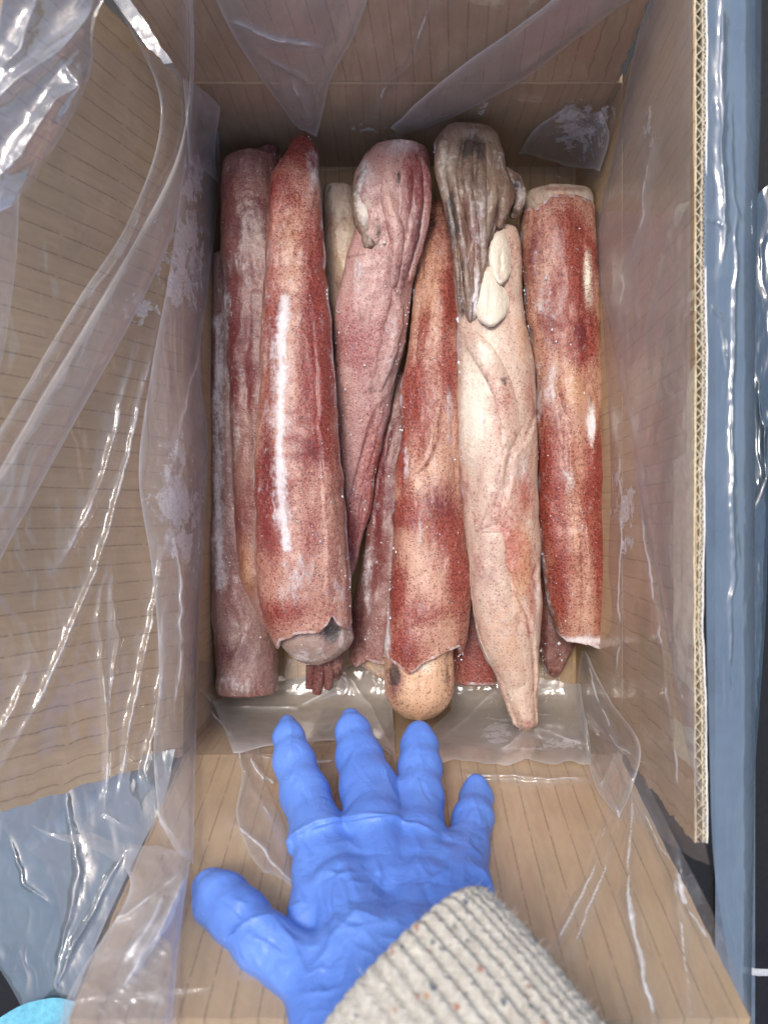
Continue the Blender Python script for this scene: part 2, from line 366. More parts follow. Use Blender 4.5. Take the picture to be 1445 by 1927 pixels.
# ------------------------------------------------------------------ cardboard box
box = empty('cardboard_box', ((XL + XR) / 2, (YN + YF) / 2, 0))
tag(box, 'open brown cardboard box with raised flaps and dashed flute lines, holding the frozen squid', 'box')
T = .0058
def slab(name, corners, uvs, th, mat, parent, nu=60, nv=24, warp=.0012, seed=0, jag=(0, 0, 0, 0), inner_sign=1):
    """a board: inner face given by four corners (u0v0, u1v0, u1v1, u0v1), thickness th behind it, ragged edges"""
    c = np.asarray(corners, float); u = np.linspace(0, 1, nu); v = np.linspace(0, 1, nv)
    uu, vv = np.meshgrid(u, v, indexing='ij')
    L = np.linalg.norm(c[1] - c[0]); H = np.linalg.norm(c[3] - c[0])
    u2 = uu + (1 - uu) ** 8 * jag[0] * (fbm(vv * 30 * H / .15, 3.3, 0, seed) - .5) / L + uu ** 8 * jag[1] * (fbm(vv * 30 * H / .15, 9.3, 0, seed + 1) - .5) / L
    v2 = vv + (vv ** 8) * jag[3] * (fbm(uu * 40 * L / .3, 5.3, 0, seed + 2) - .5) / H
    Pn = ((1-u2)*(1-v2))[..., None]*c[0] + (u2*(1-v2))[..., None]*c[1] + (u2*v2)[..., None]*c[2] + ((1-u2)*v2)[..., None]*c[3]
    nrm = np.cross(c[1] - c[0], c[3] - c[0]); nrm = nrm / np.linalg.norm(nrm) * inner_sign
    Pn = Pn + nrm * (warp * 2 * (fbm(uu * L * 14, vv * H * 14, 0, seed + 5) - .5) * np.minimum(1, vv * 8))[..., None]
    Bk = Pn - nrm * th
    V = np.concatenate([Pn.reshape(-1, 3), Bk.reshape(-1, 3)]); n = nu * nv
    f1 = grid_faces(nu, nv); f2 = grid_faces(nu, nv)[:, ::-1] + n
    ring = [i * nv for i in range(nu)] + [(nu-1)*nv + j for j in range(1, nv)] + [i*nv + nv-1 for i in range(nu-2, -1, -1)] + [j for j in range(nv-2, 0, -1)]
    ring = np.array(ring); r2 = np.roll(ring, -1); f3 = np.stack([ring, r2, r2 + n, ring + n], -1)
    uvw = np.stack([uu * L + uvs[0], vv * H + uvs[1]], -1).reshape(-1, 2); uvw = np.concatenate([uvw, uvw])
    return mesh_obj(name, V, np.concatenate([f1, f2, f3]), mat, parent, smooth=False, uv=uvw)
def pt(X, Y, d): return (X, Y, ZC - d)
slab('floor_panel', [pt(XL, YN, DF), pt(XR, YN, DF), pt(XR, YF, DF), pt(XL, YF, DF)], (0, 0), T, M['card'], box, inner_sign=1)
def wall(a, b, uo, sgn): return slab('wall', [pt(*a, DF), pt(*b, DF), pt(*b, D0 + .0006), pt(*a, D0 + .0006)], (uo, -.12), T, M['wall'], box, seed=3, warp=.0008, inner_sign=sgn)
wall((XL, YF), (XR, YF), 0, 1); wall((XL, YN), (XR, YN), 0, -1); wall((XL, YN), (XL, YF), 0, 1); wall((XR, YN), (XR, YF), 0, -1)
# flaps
HL, HR, HN, HF = .135, .131, .1795, .15
fl = slab('flap', [pt(XL, YN, D0), pt(XL, YF, D0), pt(XL - lean_left(YF) * HL * 1.05, YF, D0 - HL * 1.05), pt(XL - lean_left(YN) * HL, YN, D0 - HL)], (0, 0), T, M['card'], box, 90, 40, .0016, 11, (.006, .004, 0, .002), 1)
tag(fl, 'left flap leaning outwards under the wrinkled film')
fn = slab('flap', [pt(XL + .0005, YN, D0), pt(XR - .002, YN, D0), pt(.1545, YN - LEAN_N * HN, D0 - HN), pt(-.1335, YN - LEAN_N * HN, D0 - HN)], (.004, 0), T, M['card'], box, 90, 50, .0012, 21, (.0015, .0015, 0, .0015), -1)
tag(fn, 'near flap that the gloved hand leans on')
slab('flap', [pt(XL + .001, YF, D0), pt(XR - .004, YF, D0), pt(XR - .012, YF + LEAN_F * HF, D0 - HF), pt(XL - .02, YF + LEAN_F * HF, D0 - HF)], (0, 0), T, M['card'], box, 90, 40, .0016, 31, (.003, .006, 0, .002), 1)
limb('score_line', [(347, 155, .4992, 2.6), (760, 156, .4992, 2.8), (1168, 155, .4992, 2.6)], M['card_plain'], box, 80, 10, .6, .3, 8, tipround=False)
# right flap: inner paper, middle paper, outer white paper and two rows of fluting, all open to view along the top edge
fr = slab('flap', [pt(XR, YN + .001, D0), pt(XR, YF, D0), pt(XR + LEAN_R * HR, YF + .01, D0 - HR), pt(XR + LEAN_R * HR, YN - .001, D0 - HR)], (0, 0), .0006, M['card'], box, 120, 40, .0010, 41, (.010, .004, 0, .0012), -1)
tag(fr, 'upright right flap with its fluted edge open to view')
def wavy(Y, s): return .0016 * (fbm(Y * 22, 1.7, 0, s) - .5) + .0008 * (fbm(Y * 90, 4.7, 0, s) - .5)
def ribbon(name, x_of_y, mat, parent, thick, y0=YN - .001, y1=YF + .012, depth=.03, n=1600, rise=0.0):
    Y = np.linspace(y0, y1, n); x = x_of_y(Y); dx = np.gradient(x, Y); ln = np.sqrt(1 + dx * dx); ox, oy = thick / 2 / ln, -thick / 2 * dx / ln
    top = ZC - (D0 - HR) + rise + wavy(Y, 77) * .5; rows = []
    for sx, zz in ((-1, -depth), (-1, 0), (1, 0), (1, -depth)):
        rows.append(np.stack([x + sx * ox - (0 if zz == 0 else LEAN_R * depth), Y + sx * oy, top + zz], -1))
    V = np.stack(rows, 1); return mesh_obj(name, V, grid_faces(n, 4), mat, parent, smooth=False)
x0r = XR + LEAN_R * HR
sq = lambda Y: 1 - .35 * np.exp(-((Y - .02) / .02) ** 2) - .3 * np.exp(-((Y + .05) / .03) ** 2) + .12 * np.sin(Y * 35)
X_in = lambda Y: x0r + .0004 + wavy(Y, 5)
X_mid = lambda Y: X_in(Y) + .0033 * sq(Y) + .0003 * wavy(Y, 9) / .001
X_out = lambda Y: X_in(Y) + .0033 * sq(Y) + .0019 + .3 * wavy(Y, 12)
ribbon('inner_paper', X_in, M['edge'], fr, .00055)
ribbon('middle_paper', X_mid, M['flute'], fr, .00045, rise=-.0004)
ribbon('outer_paper', X_out, M['white_edge'], fr, .0006, depth=.12, rise=.0003)
tri = lambda t: 2 / np.pi * np.arcsin(np.sin(t) * .97)
ribbon('fluting', lambda Y: (X_in(Y) + X_mid(Y)) / 2 + (X_mid(Y) - X_in(Y)) * .46 * tri(Y * 2 * np.pi / .0068 + 2 * fbm(Y * 20, 2, 0, 3)), M['flute'], fr, .00042, n=4000, rise=-.0006, depth=.012)
ribbon('fluting', lambda Y: (X_out(Y) + X_mid(Y)) / 2 + (X_out(Y) - X_mid(Y)) * .44 * tri(Y * 2 * np.pi / .0036 + 2 * fbm(Y * 20, 7, 0, 3)), M['flute'], fr, .0004, n=5000, rise=-.0006, depth=.012)
mesh_obj('gap_shade', [pt(x0r + .0006, YN, D0 - HR + .012), pt(x0r + .0052, YN, D0 - HR + .012), pt(x0r + .0052, YF + .012, D0 - HR + .012), pt(x0r + .0006, YF + .012, D0 - HR + .012)], [(0, 1, 2, 3)], M['inside'], fr, smooth=False)  # near-black sheet that paints in the shade between the flutes

# ------------------------------------------------------------------ squid
TOPS = []
def tube(name, rows, deps, mat, parent, flat=.8, n=300, k=120, fs=(), ps=(), endb=None, endt=None, seed=0, rough=1.0, lip=True, pad=0):
    """a body whose left and right outlines follow the photograph: rows are (y, x left, x right), deps are (y, depth)"""
    rows = np.asarray(rows, float); deps = np.asarray(deps, float)
    y0, y1 = rows[0, 0], rows[-1, 0]
    t = (1 - np.cos(np.linspace(0, np.pi, n))) / 2 * .5 + np.linspace(0, 1, n) * .5
    th = np.linspace(0, 2 * np.pi, k, endpoint=False)[None, :]
    ymid = y0 + (y1 - y0) * t[:, None] + 0 * th
    for it in range(2):
        xl = spline(rows[:, 0], rows[:, 1], ymid); xr = spline(rows[:, 0], rows[:, 2], ymid)
        xl = xl + (fbm(ymid / 60, 1.3, 0, seed + 70, 3) - .5) * 12 * rough; xr = xr + (fbm(ymid / 60, 8.3, 0, seed + 71, 3) - .5) * 12 * rough
        xc = (xl + xr) / 2; hw = (xr - xl) / 2; x = xc + hw * np.cos(th)
        if it == 0:
            b1 = np.interp(x, *np.asarray(endb, float).T) if endb is not None else y1
            t1 = np.interp(x, *np.asarray(endt, float).T) if endt is not None else y0
            if endb is not None: b1 = b1 + (fbm(x / 14, np.sin(th) * 3, 0, seed + 8) - .5) * 5
            if endt is not None: t1 = t1 + (fbm(x / 14, np.sin(th) * 3, 0, seed + 9) - .5) * 7
            ymid = t1 + (b1 - t1) * t[:, None] + 0 * th
    dc = spline(deps[:, 0], deps[:, 1], ymid)
    rw = hw / F * dc; Xc = (xc - CX) / F * dc
    if endb is None: rw = rw * np.clip((1 - t[:, None]) * 60, 0, 1) ** .5
    if endt is None: rw = rw * np.clip(t[:, None] * 60, 0, 1) ** .5
    cx = np.cos(th); sx = np.sin(th)
    lump = (fbm(ymid / 150, cx * 1.1, sx * 1.1, seed, 3) - .5) * .0095 + (fbm(ymid / 45, cx * 2.6, sx * 2.6, seed + 3, 3) - .5) * .0018 + (fbm(ymid / 12, cx * 7, sx * 7, seed + 4, 2) - .5) * .0006
    strie = (fbm(ymid / 160, cx * 9, sx * 9, seed + 7, 2) - .5) * .0005
    px = xc + hw * cx; h = feat(px, ymid, fs) * (sx > 0) * np.minimum(1, np.maximum(sx, 0) * 4)
    rr = rw + np.minimum(rw, .01) / .01 * ((lump + strie) * rough) + h * np.minimum(rw, .006) / .006
    sq_ = np.sign(sx) * np.abs(sx) ** .85
    V = np.stack([Xc + (rw + (rr - rw) * .35) * cx, -(ymid - CY) / F * dc, ZC - dc + rr * flat * sq_ + h * .3], -1)
    extra = 0
    if endb is not None and lip:                       # the cut edge turns in and shows its thickness
        c = V[-1].mean(0); e = []
        for kk, (s, dy) in enumerate(((.985, -.0006), (.95, -.0004), (.90, .001), (.86, .006), (.80, .02))):
            q = c + (V[-1] - c) * np.array([s, 1, s]); q[:, 1] = V[-1][:, 1] + dy; e.append(q)
        V = np.concatenate([V, np.array(e)]); extra += 5
    if endt is not None and lip:
        c = V[0].mean(0); e = []
        for s, dy in ((.80, -.02), (.88, -.005), (.95, .0004), (.985, .0006)):
            q = c + (V[0] - c) * np.array([s, 1, s]); q[:, 1] = V[0][:, 1] + dy; e.append(q)
        V = np.concatenate([np.array(e), V]); extra += 4
    TOPS.append((rows, deps, flat, fs))
    x, y = proj(V)
    fl_ = [('P', f[1], 2.6, .55 if f[2] * (1 if f[0] == 'crease' else -1) < 0 or f[0] == 'step' else 0.) for f in fs if f[0] in ('step', 'crease')]  # shade of folds painted into the skin as thin dark lines
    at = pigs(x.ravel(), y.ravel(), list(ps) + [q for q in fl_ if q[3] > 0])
    cc = np.cos(np.broadcast_to(th, (V.shape[0], k))).ravel(); yy = y.ravel()
    rim = np.exp(-((1 - np.abs(cc)) / .035) ** 1.0) * sstep(.40, .62, fbm(yy / 35, cc, 0, seed + 60, 3))
    at['pig'][:, 2] = np.maximum(at['pig'][:, 2], rim * .95)
    e_rim = np.zeros((V.shape[0], k))
    if endb is not None: e_rim[-9:] = .5
    if endt is not None: e_rim[:9] = .5
    at['pig'][:, 2] = np.maximum(at['pig'][:, 2], e_rim.ravel() * sstep(.3, .6, fbm(x.ravel() / 16, 2, 0, seed + 61, 2)))
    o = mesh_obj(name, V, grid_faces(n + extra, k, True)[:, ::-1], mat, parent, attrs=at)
    o_top = lambda qx, qy: top_depth(rows, deps, flat, qx, qy, fs)
    return o, o_top
def top_depth(rows, deps, flat, qx, qy, fs=()):
    qx = np.asarray(qx, float); qy = np.asarray(qy, float)
    xl = spline(rows[:, 0], rows[:, 1], qy); xr = spline(rows[:, 0], rows[:, 2], qy); dc = spline(deps[:, 0], deps[:, 1], qy)
    u = np.clip((qx - (xl + xr) / 2) / np.maximum((xr - xl) / 2, 1), -.98, .98); rw = (xr - xl) / 2 / F * dc
    return dc - rw * flat * (1 - u * u) ** .45
def patch(name, left, right, top, mat, parent, th=.002, n=60, m=30, ps=(), seed=0, lift=.0005, fs=(), round_=.5):
    """a thin soft lobe (fin, skin fold, club) lying on a body, puffed between its two edges"""
    a = resample(left, n); b = resample(right, n); u = np.linspace(0, 1, m)[None, :]; t = np.linspace(0, 1, n)[:, None]
    x = a[:, :1] * (1 - u) + b[:, :1] * u; y = a[:, 1:2] * (1 - u) + b[:, 1:2] * u
    wv = (fbm(y / 10, 1.5, 0, seed) - .5) * 4; x = x + wv * ((u < .02) | (u > .98))
    puff = (np.clip(4 * u * (1 - u), 0, 1) ** round_) * np.clip(np.minimum(t, 1 - t) * 14, 0, 1) ** .5
    d = top(x, y) - lift - th * puff - feat(x, y, fs) - (fbm(x / 22, y / 22, 0, seed, 3) - .5) * .0012
    Vt = W(x, y, d); Vb = W(x, y, d + .0015 + th * puff * 1.2)
    V = np.concatenate([Vt.reshape(-1, 3), Vb.reshape(-1, 3)]); N = n * m
    ring = [i * m for i in range(n)] + [(n-1)*m + j for j in range(1, m)] + [i*m + m-1 for i in range(n-2, -1, -1)] + [j for j in range(m-2, 0, -1)]
    ring = np.array(ring); r2 = np.roll(ring, -1)
    fcs = np.concatenate([grid_faces(n, m), grid_faces(n, m)[:, ::-1] + N, np.stack([ring, ring + N, r2 + N, r2], -1)])
    px, py = proj(V); return mesh_obj(name, V, fcs, mat, parent, attrs=pigs(px, py, ps))
def squid(loc_px, label):
    p = W(loc_px[0], loc_px[1], .60)
    e = empty('frozen_squid', tuple(p)); return tag(e, label, 'squid', 'frozen squid packed in the box')
Mred = squid_mat('squid_red_skin', (.53, .31, .235), (.26, .026, .021), (.12, .013, .024), 1.0, .09, .27)
Mpur = squid_mat('squid_purple_skin', (.33, .19, .155), (.16, .018, .024), (.08, .012, .022), .8, .10, .28)
Mpink = squid_mat('squid_pink_skin', (.52, .32, .285), (.36, .08, .08), (.14, .026, .036), .8, .10, .10)
Mor = squid_mat('squid_orange_skin', (.55, .33, .235), (.27, .028, .018), (.13, .015, .027), 1.0, .07, .25)
Mpale = squid_mat('squid_pale_skin', (.60, .45, .36), (.42, .08, .06), (.25, .06, .07), .6, .02, .0, 1.2)
Mgrey = squid_mat('squid_ink_stained_arms', (.25, .18, .13), (.16, .028, .022), (.05, .024, .021), .3, .14, .12)
Mfrost = squid_mat('squid_frosted_skin', (.29, .185, .165), (.19, .03, .03), (.09, .022, .034), .7, .14, .20)
Mflesh = squid_mat('squid_cut_flesh', (.62, .51, .39), (.50, .20, .12), (.25, .12, .10), .12, .12)
Mbulb = squid_mat('squid_head_skin', (.66, .43, .28), (.40, .10, .07), (.20, .06, .07), .9, .0, -.1, 1.25)
Mglass = squid_mat('squid_translucent_head', (.38, .28, .24), (.30, .10, .09), (.10, .06, .07), .15, .12, -.1)

# B: the big red one in front on the left
b = squid((575, 1240), 'large deep red squid with a white streak of frost and painted highlight down its middle')
Bps = [('R', 600, 520, 30, 120, .8), ('R', 605, 700, 35, 130, 1.), ('R', 580, 820, 60, 60, .75), ('R', 510, 950, 30, 120, 1.0), ('P', 505, 880, 22, 110, .55), ('R', 520, 360, 45, 60, .6), ('R', 570, 280, 30, 35, .9),
       ('R', 515, 620, 18, 160, .55), ('P', 580, 850, 35, 22, .55), ('P', 500, 1000, 26, 60, .5), ('R', 540, 1150, 60, 25, .55), ('R', 585, 1000, 25, 60, .4), ('O', 555, 460, 22, 120, .5), ('O', 560, 600, 20, 90, .45), ('P', 630, 1050, 14, 120, .5),
       ('F', [(536, 560), (531, 640), (529, 780), (526, 880), (533, 980), (540, 1030)], 11, 1.02), ('F', [(530, 640), (528, 860), (536, 1010)], 22, .6), ('F', 560, 1090, 55, 60, .36), ('F', 592, 330, 14, 50, .6), ('F', 500, 600, 10, 400, .3), ('F', 640, 1150, 20, 80, .45)]  # the two long centre lines paint frost and the highlight together
Bfs = [('step', [(592, 600), (603, 760), (610, 900), (618, 1030), (623, 1165)], 1.9, 30), ('crease', [(640, 800), (648, 950), (655, 1120)], -1.2, 5), ('ridge', [(534, 560), (528, 780), (530, 1000)], 1.0, 14), ('crease', [(500, 420), (515, 330), (540, 290)], -1, 8), ('bump', 545, 1100, 45, 90, 1.6)]
tube('mantle', [(252, 564, 578), (262, 556, 584), (285, 545, 598), (320, 520, 601), (400, 503, 606), (500, 500, 613), (650, 492, 625), (800, 485, 636), (1000, 482, 655), (1080, 484, 661), (1160, 498, 662), (1225, 524, 648)],
     [(250, .556), (400, .548), (800, .541), (1225, .545)], Mred, b, .82, 330, 150, Bfs, Bps, endb=[(480, 1150), (498, 1180), (525, 1216), (540, 1199), (570, 1184), (604, 1180), (616, 1165), (624, 1150), (630, 1168), (645, 1180), (664, 1165)], seed=1)
tube('head', [(1120, 530, 650), (1170, 520, 662), (1200, 524, 661), (1225, 540, 648), (1243, 562, 622), (1252, 585, 602)], [(1120, .548), (1250, .549)], Mglass, b, .72, 90, 70, [('bump', 622, 1190, 12, 12, -1.4)], [('K', 626, 1190, 20, 16, 1.0), ('F', 570, 1235, 50, 12, .6), ('F', 645, 1205, 10, 30, .5), ('P', 625, 1185, 30, 25, .8)], seed=5)
for i, (x0, x1, y1, r) in enumerate(((600, 596, 1306, 11), (618, 618, 1296, 10), (634, 636, 1275, 9), (585, 582, 1296, 9))):
    limb('tentacle', [(x0, 1225, .562, r + 3), (x0 + 1, 1262, .566, r + 1), (x1, y1, .572, r * .8)], Mpur, b, 40, 16, .9, .35, i, [('P', 600, 1260, 80, 60, .5), ('K', 640, 1260, 12, 40, .7)])

# A: purple one at the left
a = squid((470, 1190), 'dull purple-red frosted squid with a blunt top, partly under the large deep red one')
tube('mantle', [(283, 470, 516), (290, 448, 522), (305, 424, 524), (330, 419, 528), (450, 417, 545), (560, 420, 560), (650, 426, 565), (800, 434, 570), (950, 441, 565), (1050, 445, 560), (1120, 462, 555), (1180, 490, 545), (1205, 510, 530)],
     [(283, .572), (700, .576), (1205, .583)], Mpur, a, .8, 280, 110, [('step', [(455, 620), (437, 760), (440, 900), (447, 1000)], 1.8, 25), ('crease', [(480, 560), (470, 700), (478, 880)], -1.3, 7), ('bump', 470, 1070, 26, 60, 2.2)],
     [('P', 470, 420, 60, 70, .75), ('P', 450, 340, 25, 60, .45), ('R', 455, 640, 50, 120, .7), ('R', 450, 960, 40, 60, .5), ('O', 465, 1060, 30, 60, .9), ('W', 468, 1075, 22, 40, .25), ('F', 423, 600, 10, 120, .7), ('F', 455, 480, 40, 50, .35), ('F', 440, 800, 14, 120, .4)], seed=11)
tube('fin', [(272, 498, 516), (280, 484, 524), (300, 476, 530), (330, 480, 532)], [(272, .575), (330, .580)], Mpur, a, .6, 30, 40, [], [('P', 505, 290, 30, 20, 1)], seed=12)

# A2: frosted grey one at the far left
a2 = squid((460, 1305), 'grey frost-covered squid with a square blunt end, lower left')
tube('mantle', [(470, 400, 455), (500, 398, 462), (600, 396, 468), (700, 395, 472), (900, 394, 480), (1050, 396, 492), (1150, 400, 508), (1210, 404, 520), (1260, 406, 524), (1295, 408, 522), (1308, 414, 512), (1314, 430, 495)],
     [(470, .592), (900, .588), (1314, .586)], Mfrost, a2, .8, 260, 90, [('bump', 465, 1270, 40, 30, 2.5), ('step', [(480, 1160), (455, 1210), (440, 1240), (420, 1290)], 1.8, 20), ('crease', [(430, 1000), (440, 1120), (455, 1200)], -1, 8)],
     [('F', [(412, 600), (410, 800), (412, 1100)], 11, .7), ('P', 440, 1230, 50, 30, .7), ('P', 420, 700, 30, 60, .5), ('P', 445, 950, 24, 100, .35), ('R', 445, 1110, 20, 50, .6), ('F', 455, 1285, 50, 25, .42)], seed=21)
# A0 under the film on the far left
a0 = squid((385, 1260), 'dark maroon squid at the left wall, seen through the plastic film')
tube('mantle', [(590, 372, 392), (620, 362, 402), (700, 352, 408), (850, 352, 412), (1050, 362, 414), (1180, 366, 412), (1240, 368, 408), (1262, 374, 396)],
     [(590, .592), (1262, .598)], Mpur, a0, .85, 160, 60, [], [('P', 385, 900, 60, 400, .6), ('F', 395, 850, 20, 300, .4), ('F', 390, 1220, 30, 40, .7)], seed=23)
# C2: small pale one seen between
c2 = squid((640, 560), 'pale brown blunt squid end in the shade beside the lumpy head of the pink one')
tube('mantle', [(346, 628, 650), (352, 616, 664), (375, 610, 676), (450, 612, 690), (560, 616, 690), (700, 640, 700), (760, 655, 690)],
     [(346, .588), (760, .598)], Mflesh, c2, .8, 120, 60, [], [('P', 650, 400, 60, 60, .45), ('O', 650, 480, 50, 80, .6), ('K', 622, 360, 12, 25, .5)], seed=25)

# C: pink one with folded head
c = squid((665, 1080), 'pale pink squid with a lumpy folded head at its top')
Cps = [('R', 670, 640, 45, 60, .4), ('P', 780, 420, 18, 110, .8), ('R', 785, 330, 25, 60, .8), ('K', 750, 335, 5, 22, .9), ('F', 690, 330, 20, 35, .6), ('F', 755, 275, 30, 14, .7), ('P', 750, 520, 24, 50, .75), ('K', 705, 440, 22, 45, .45), ('W', 690, 380, 18, 28, .5),
       ('R', 690, 930, 40, 110, .5), ('R', 660, 1000, 16, 80, .8), ('F', 735, 650, 20, 110, .35), ('O', 700, 880, 18, 90, .55), ('W', 655, 690, 30, 90, .28), ('F', 672, 520, 10, 60, .5), ('K', 700, 735, 12, 8, .6), ('P', 662, 1040, 14, 60, .7)]
Cfs = [('step', [(765, 290), (752, 330), (748, 400), (735, 470), (722, 520)], 2.34, 22), ('crease', [(780, 310), (786, 400), (768, 480), (748, 560)], -1.44, 5), ('crease', [(798, 320), (800, 400), (780, 500)], -1.17, 5), ('ridge', [(735, 290), (728, 340), (742, 400)], 1.98, 10),
       ('crease', [(748, 318), (752, 345)], -2.16, 4), ('bump', 690, 385, 20, 30, 3.5), ('bump', 692, 450, 22, 20, 2), ('crease', [(640, 485), (690, 478), (718, 500)], -2.34, 9), ('step', [(740, 545), (722, 620), (708, 700), (696, 740)], -1.62, 20), ('step', [(738, 735), (705, 780), (680, 850), (660, 930)], -1.98, 22), ('crease', [(725, 760), (700, 860), (675, 960)], -1.26, 5), ('crease', [(700, 880), (682, 960), (668, 1040)], -1.17, 5)]
tube('mantle', [(268, 742, 774), (274, 715, 795), (290, 690, 806), (320, 672, 810), (350, 665, 811), (400, 668, 807), (440, 662, 800), (480, 652, 790), (560, 632, 775), (650, 626, 762), (720, 628, 745), (800, 634, 726), (870, 642, 712), (950, 650, 696), (1020, 652, 682), (1070, 656, 670), (1088, 660, 666)],
     [(268, .556), (400, .552), (600, .560), (800, .572), (1088, .580)], Mpink, c, .72, 320, 150, Cfs, Cps, seed=31)

ctop = lambda x, y: top_depth(np.array([(268., 742, 774), (290, 690, 806), (350, 665, 811), (400, 668, 807), (440, 662, 800), (480, 652, 790), (560, 632, 775), (650, 626, 762), (720, 628, 745), (800, 634, 726), (950, 650, 696)]), np.array([(268, .556), (400, .552), (600, .560), (800, .572), (950, .576)]), .72, x, y)
for i, (ar, dl) in enumerate([([(748, 284, 12), (730, 320, 17), (733, 380, 17), (746, 440, 15), (744, 500, 12), (738, 545, 7)], .001), ([(762, 280, 13), (776, 310, 16), (780, 370, 16), (772, 440, 15), (758, 500, 12), (748, 560, 6)], .001), ([(784, 296, 12), (799, 340, 12), (797, 410, 12), (784, 470, 10), (768, 530, 6)], .0),
        ([(706, 305, 12), (690, 340, 18), (682, 385, 20), (690, 430, 18), (700, 470, 12)], .002), ([(742, 545, 8), (746, 590, 13), (736, 650, 14), (722, 700, 11), (712, 740, 5)], .001)]):
    limb('arm', [(x, y, float(ctop(x, y)) + .0012 + dl, r) for x, y, r in ar], Mpink if i != 3 else Mgrey, c, 90, 26, .75, .45, 140 + i, Cps + [('P', 765, 460, 12, 90, .6), ('K', 758, 520, 12, 40, .4), ('W', 690, 390, 26, 34, .8), ('F', 688, 370, 26, 50, .6), ('P', 756, 340, 5, 60, .8), ('O', 735, 350, 10, 60, .5)])

# G, G2, H, I: lower layer
gq = squid((700, 1260), 'dark red squid in the lower layer, left of the orange one')
tube('mantle', [(690, 730, 760), (720, 722, 780), (850, 706, 790), (950, 694, 790), (1080, 678, 790), (1150, 664, 785), (1245, 656, 780)],
     [(690, .588), (1245, .588)], Mpur, gq, .75, 180, 80, [('step', [(740, 800), (715, 900), (700, 1010), (690, 1150)], -2, 20)], [('R', 720, 900, 30, 200, .9), ('P', 675, 1180, 20, 60, .8), ('F', 690, 1080, 12, 90, .5), ('O', 715, 1050, 16, 90, .5)],
     endb=[(650, 1235), (670, 1248), (690, 1235), (720, 1240), (790, 1240)], seed=41)
tube('head', [(1190, 680, 770), (1240, 668, 765), (1262, 690, 755), (1278, 715, 745)], [(1190, .590), (1278, .592)], Mbulb, gq, .7, 50, 50, [('crease', [(700, 1240), (715, 1265)], -2, 4), ('crease', [(716, 1235), (728, 1265)], -2, 4)], [('W', 710, 1260, 40, 30, .5)], seed=42)
hq = squid((900, 1280), 'crimson speckled squid end lying flat under the pale and orange squid')
tube('mantle', [(1000, 850, 960), (1100, 846, 960), (1200, 838, 958), (1270, 836, 950), (1286, 838, 946)], [(1000, .588), (1286, .588)], Mred, hq, .5, 120, 70, [], [('R', 890, 1200, 80, 120, .75), ('P', 870, 1180, 30, 60, .4)],
     endb=[(830, 1280), (940, 1284), (960, 1284)], seed=44)
iq = squid((1045, 1270), 'dark purple squid tip poking out beneath the right-hand squid')
tube('mantle', [(1000, 1010, 1080), (1120, 1008, 1080), (1200, 1014, 1082), (1235, 1018, 1072), (1260, 1026, 1062), (1276, 1038, 1052)], [(1000, .590), (1276, .592)], Mpur, iq, .8, 110, 60, [], [('P', 1045, 1200, 60, 100, .5)], seed=45)

# D: orange-red with round head at the bottom
d_ = squid((785, 1340), 'orange-red speckled squid in the centre with a round tan head at its lower end')
Dps = [('R', 845, 560, 18, 60, .8), ('R', 790, 760, 32, 70, .9), ('R', 840, 680, 16, 90, .55), ('R', 765, 965, 45, 28, 1.05), ('P', 825, 950, 35, 40, .75), ('R', 845, 1000, 40, 60, .8), ('R', 745, 1120, 24, 60, .9), ('R', 860, 1080, 26, 80, .8), ('R', 790, 1150, 70, 25, .7), ('R', 760, 1210, 24, 40, 1.), ('P', 765, 1225, 12, 25, .6),
       ('O', 810, 520, 40, 140, .6), ('O', 790, 900, 30, 60, .6), ('O', 850, 1150, 30, 50, .5), ('O', 800, 1040, 60, 40, .3), ('F', 765, 880, 6, 30, .8), ('F', 845, 770, 10, 60, .6), ('F', 728, 1180, 8, 90, .8), ('F', 790, 1010, 6, 40, .5), ('P', 840, 430, 40, 40, .6), ('K', 815, 415, 20, 25, .5), ('R', 755, 860, 14, 70, .9), ('R', 800, 620, 14, 60, .4)]
Dfs = [('step', [(830, 760), (822, 830), (800, 880), (770, 900)], -1.6, 26), ('crease', [(775, 860), (768, 895)], 1.4, 5), ('bump', 790, 1040, 50, 90, 1.5), ('crease', [(800, 470), (790, 600), (782, 700)], -.9, 6), ('crease', [(845, 700), (850, 850), (862, 980)], -1.0, 7), ('ridge', [(768, 1150), (766, 1250)], 1.0, 10)]
tube('mantle', [(375, 812, 838), (385, 806, 846), (440, 792, 852), (550, 776, 860), (650, 768, 864), (750, 757, 866), (850, 748, 868), (950, 740, 873), (1050, 735, 882), (1130, 729, 886), (1200, 723, 880), (1260, 720, 866)],
     [(375, .574), (550, .562), (900, .550), (1260, .549)], Mor, d_, .82, 330, 150, Dfs, Dps, endb=[(715, 1222), (722, 1228), (745, 1240), (765, 1257), (778, 1250), (790, 1236), (815, 1222), (838, 1212), (850, 1209), (858, 1218), (863, 1228), (870, 1226), (874, 1195), (890, 1180)], seed=51)
tube('head', [(1150, 735, 850), (1230, 724, 851), (1290, 723, 850), (1320, 731, 842), (1340, 750, 824), (1352, 772, 802), (1355, 783, 792)], [(1150, .552), (1355, .553)], Mbulb, d_, .86, 110, 90, [('crease', [(848, 1215), (838, 1240), (846, 1300)], -2, 8)], [('K', 742, 1270, 16, 26, .8), ('P', 742, 1285, 20, 40, .8), ('W', 795, 1250, 25, 18, .7), ('K', 838, 1275, 14, 26, .5), ('F', 840, 1240, 14, 20, .4)], seed=52)

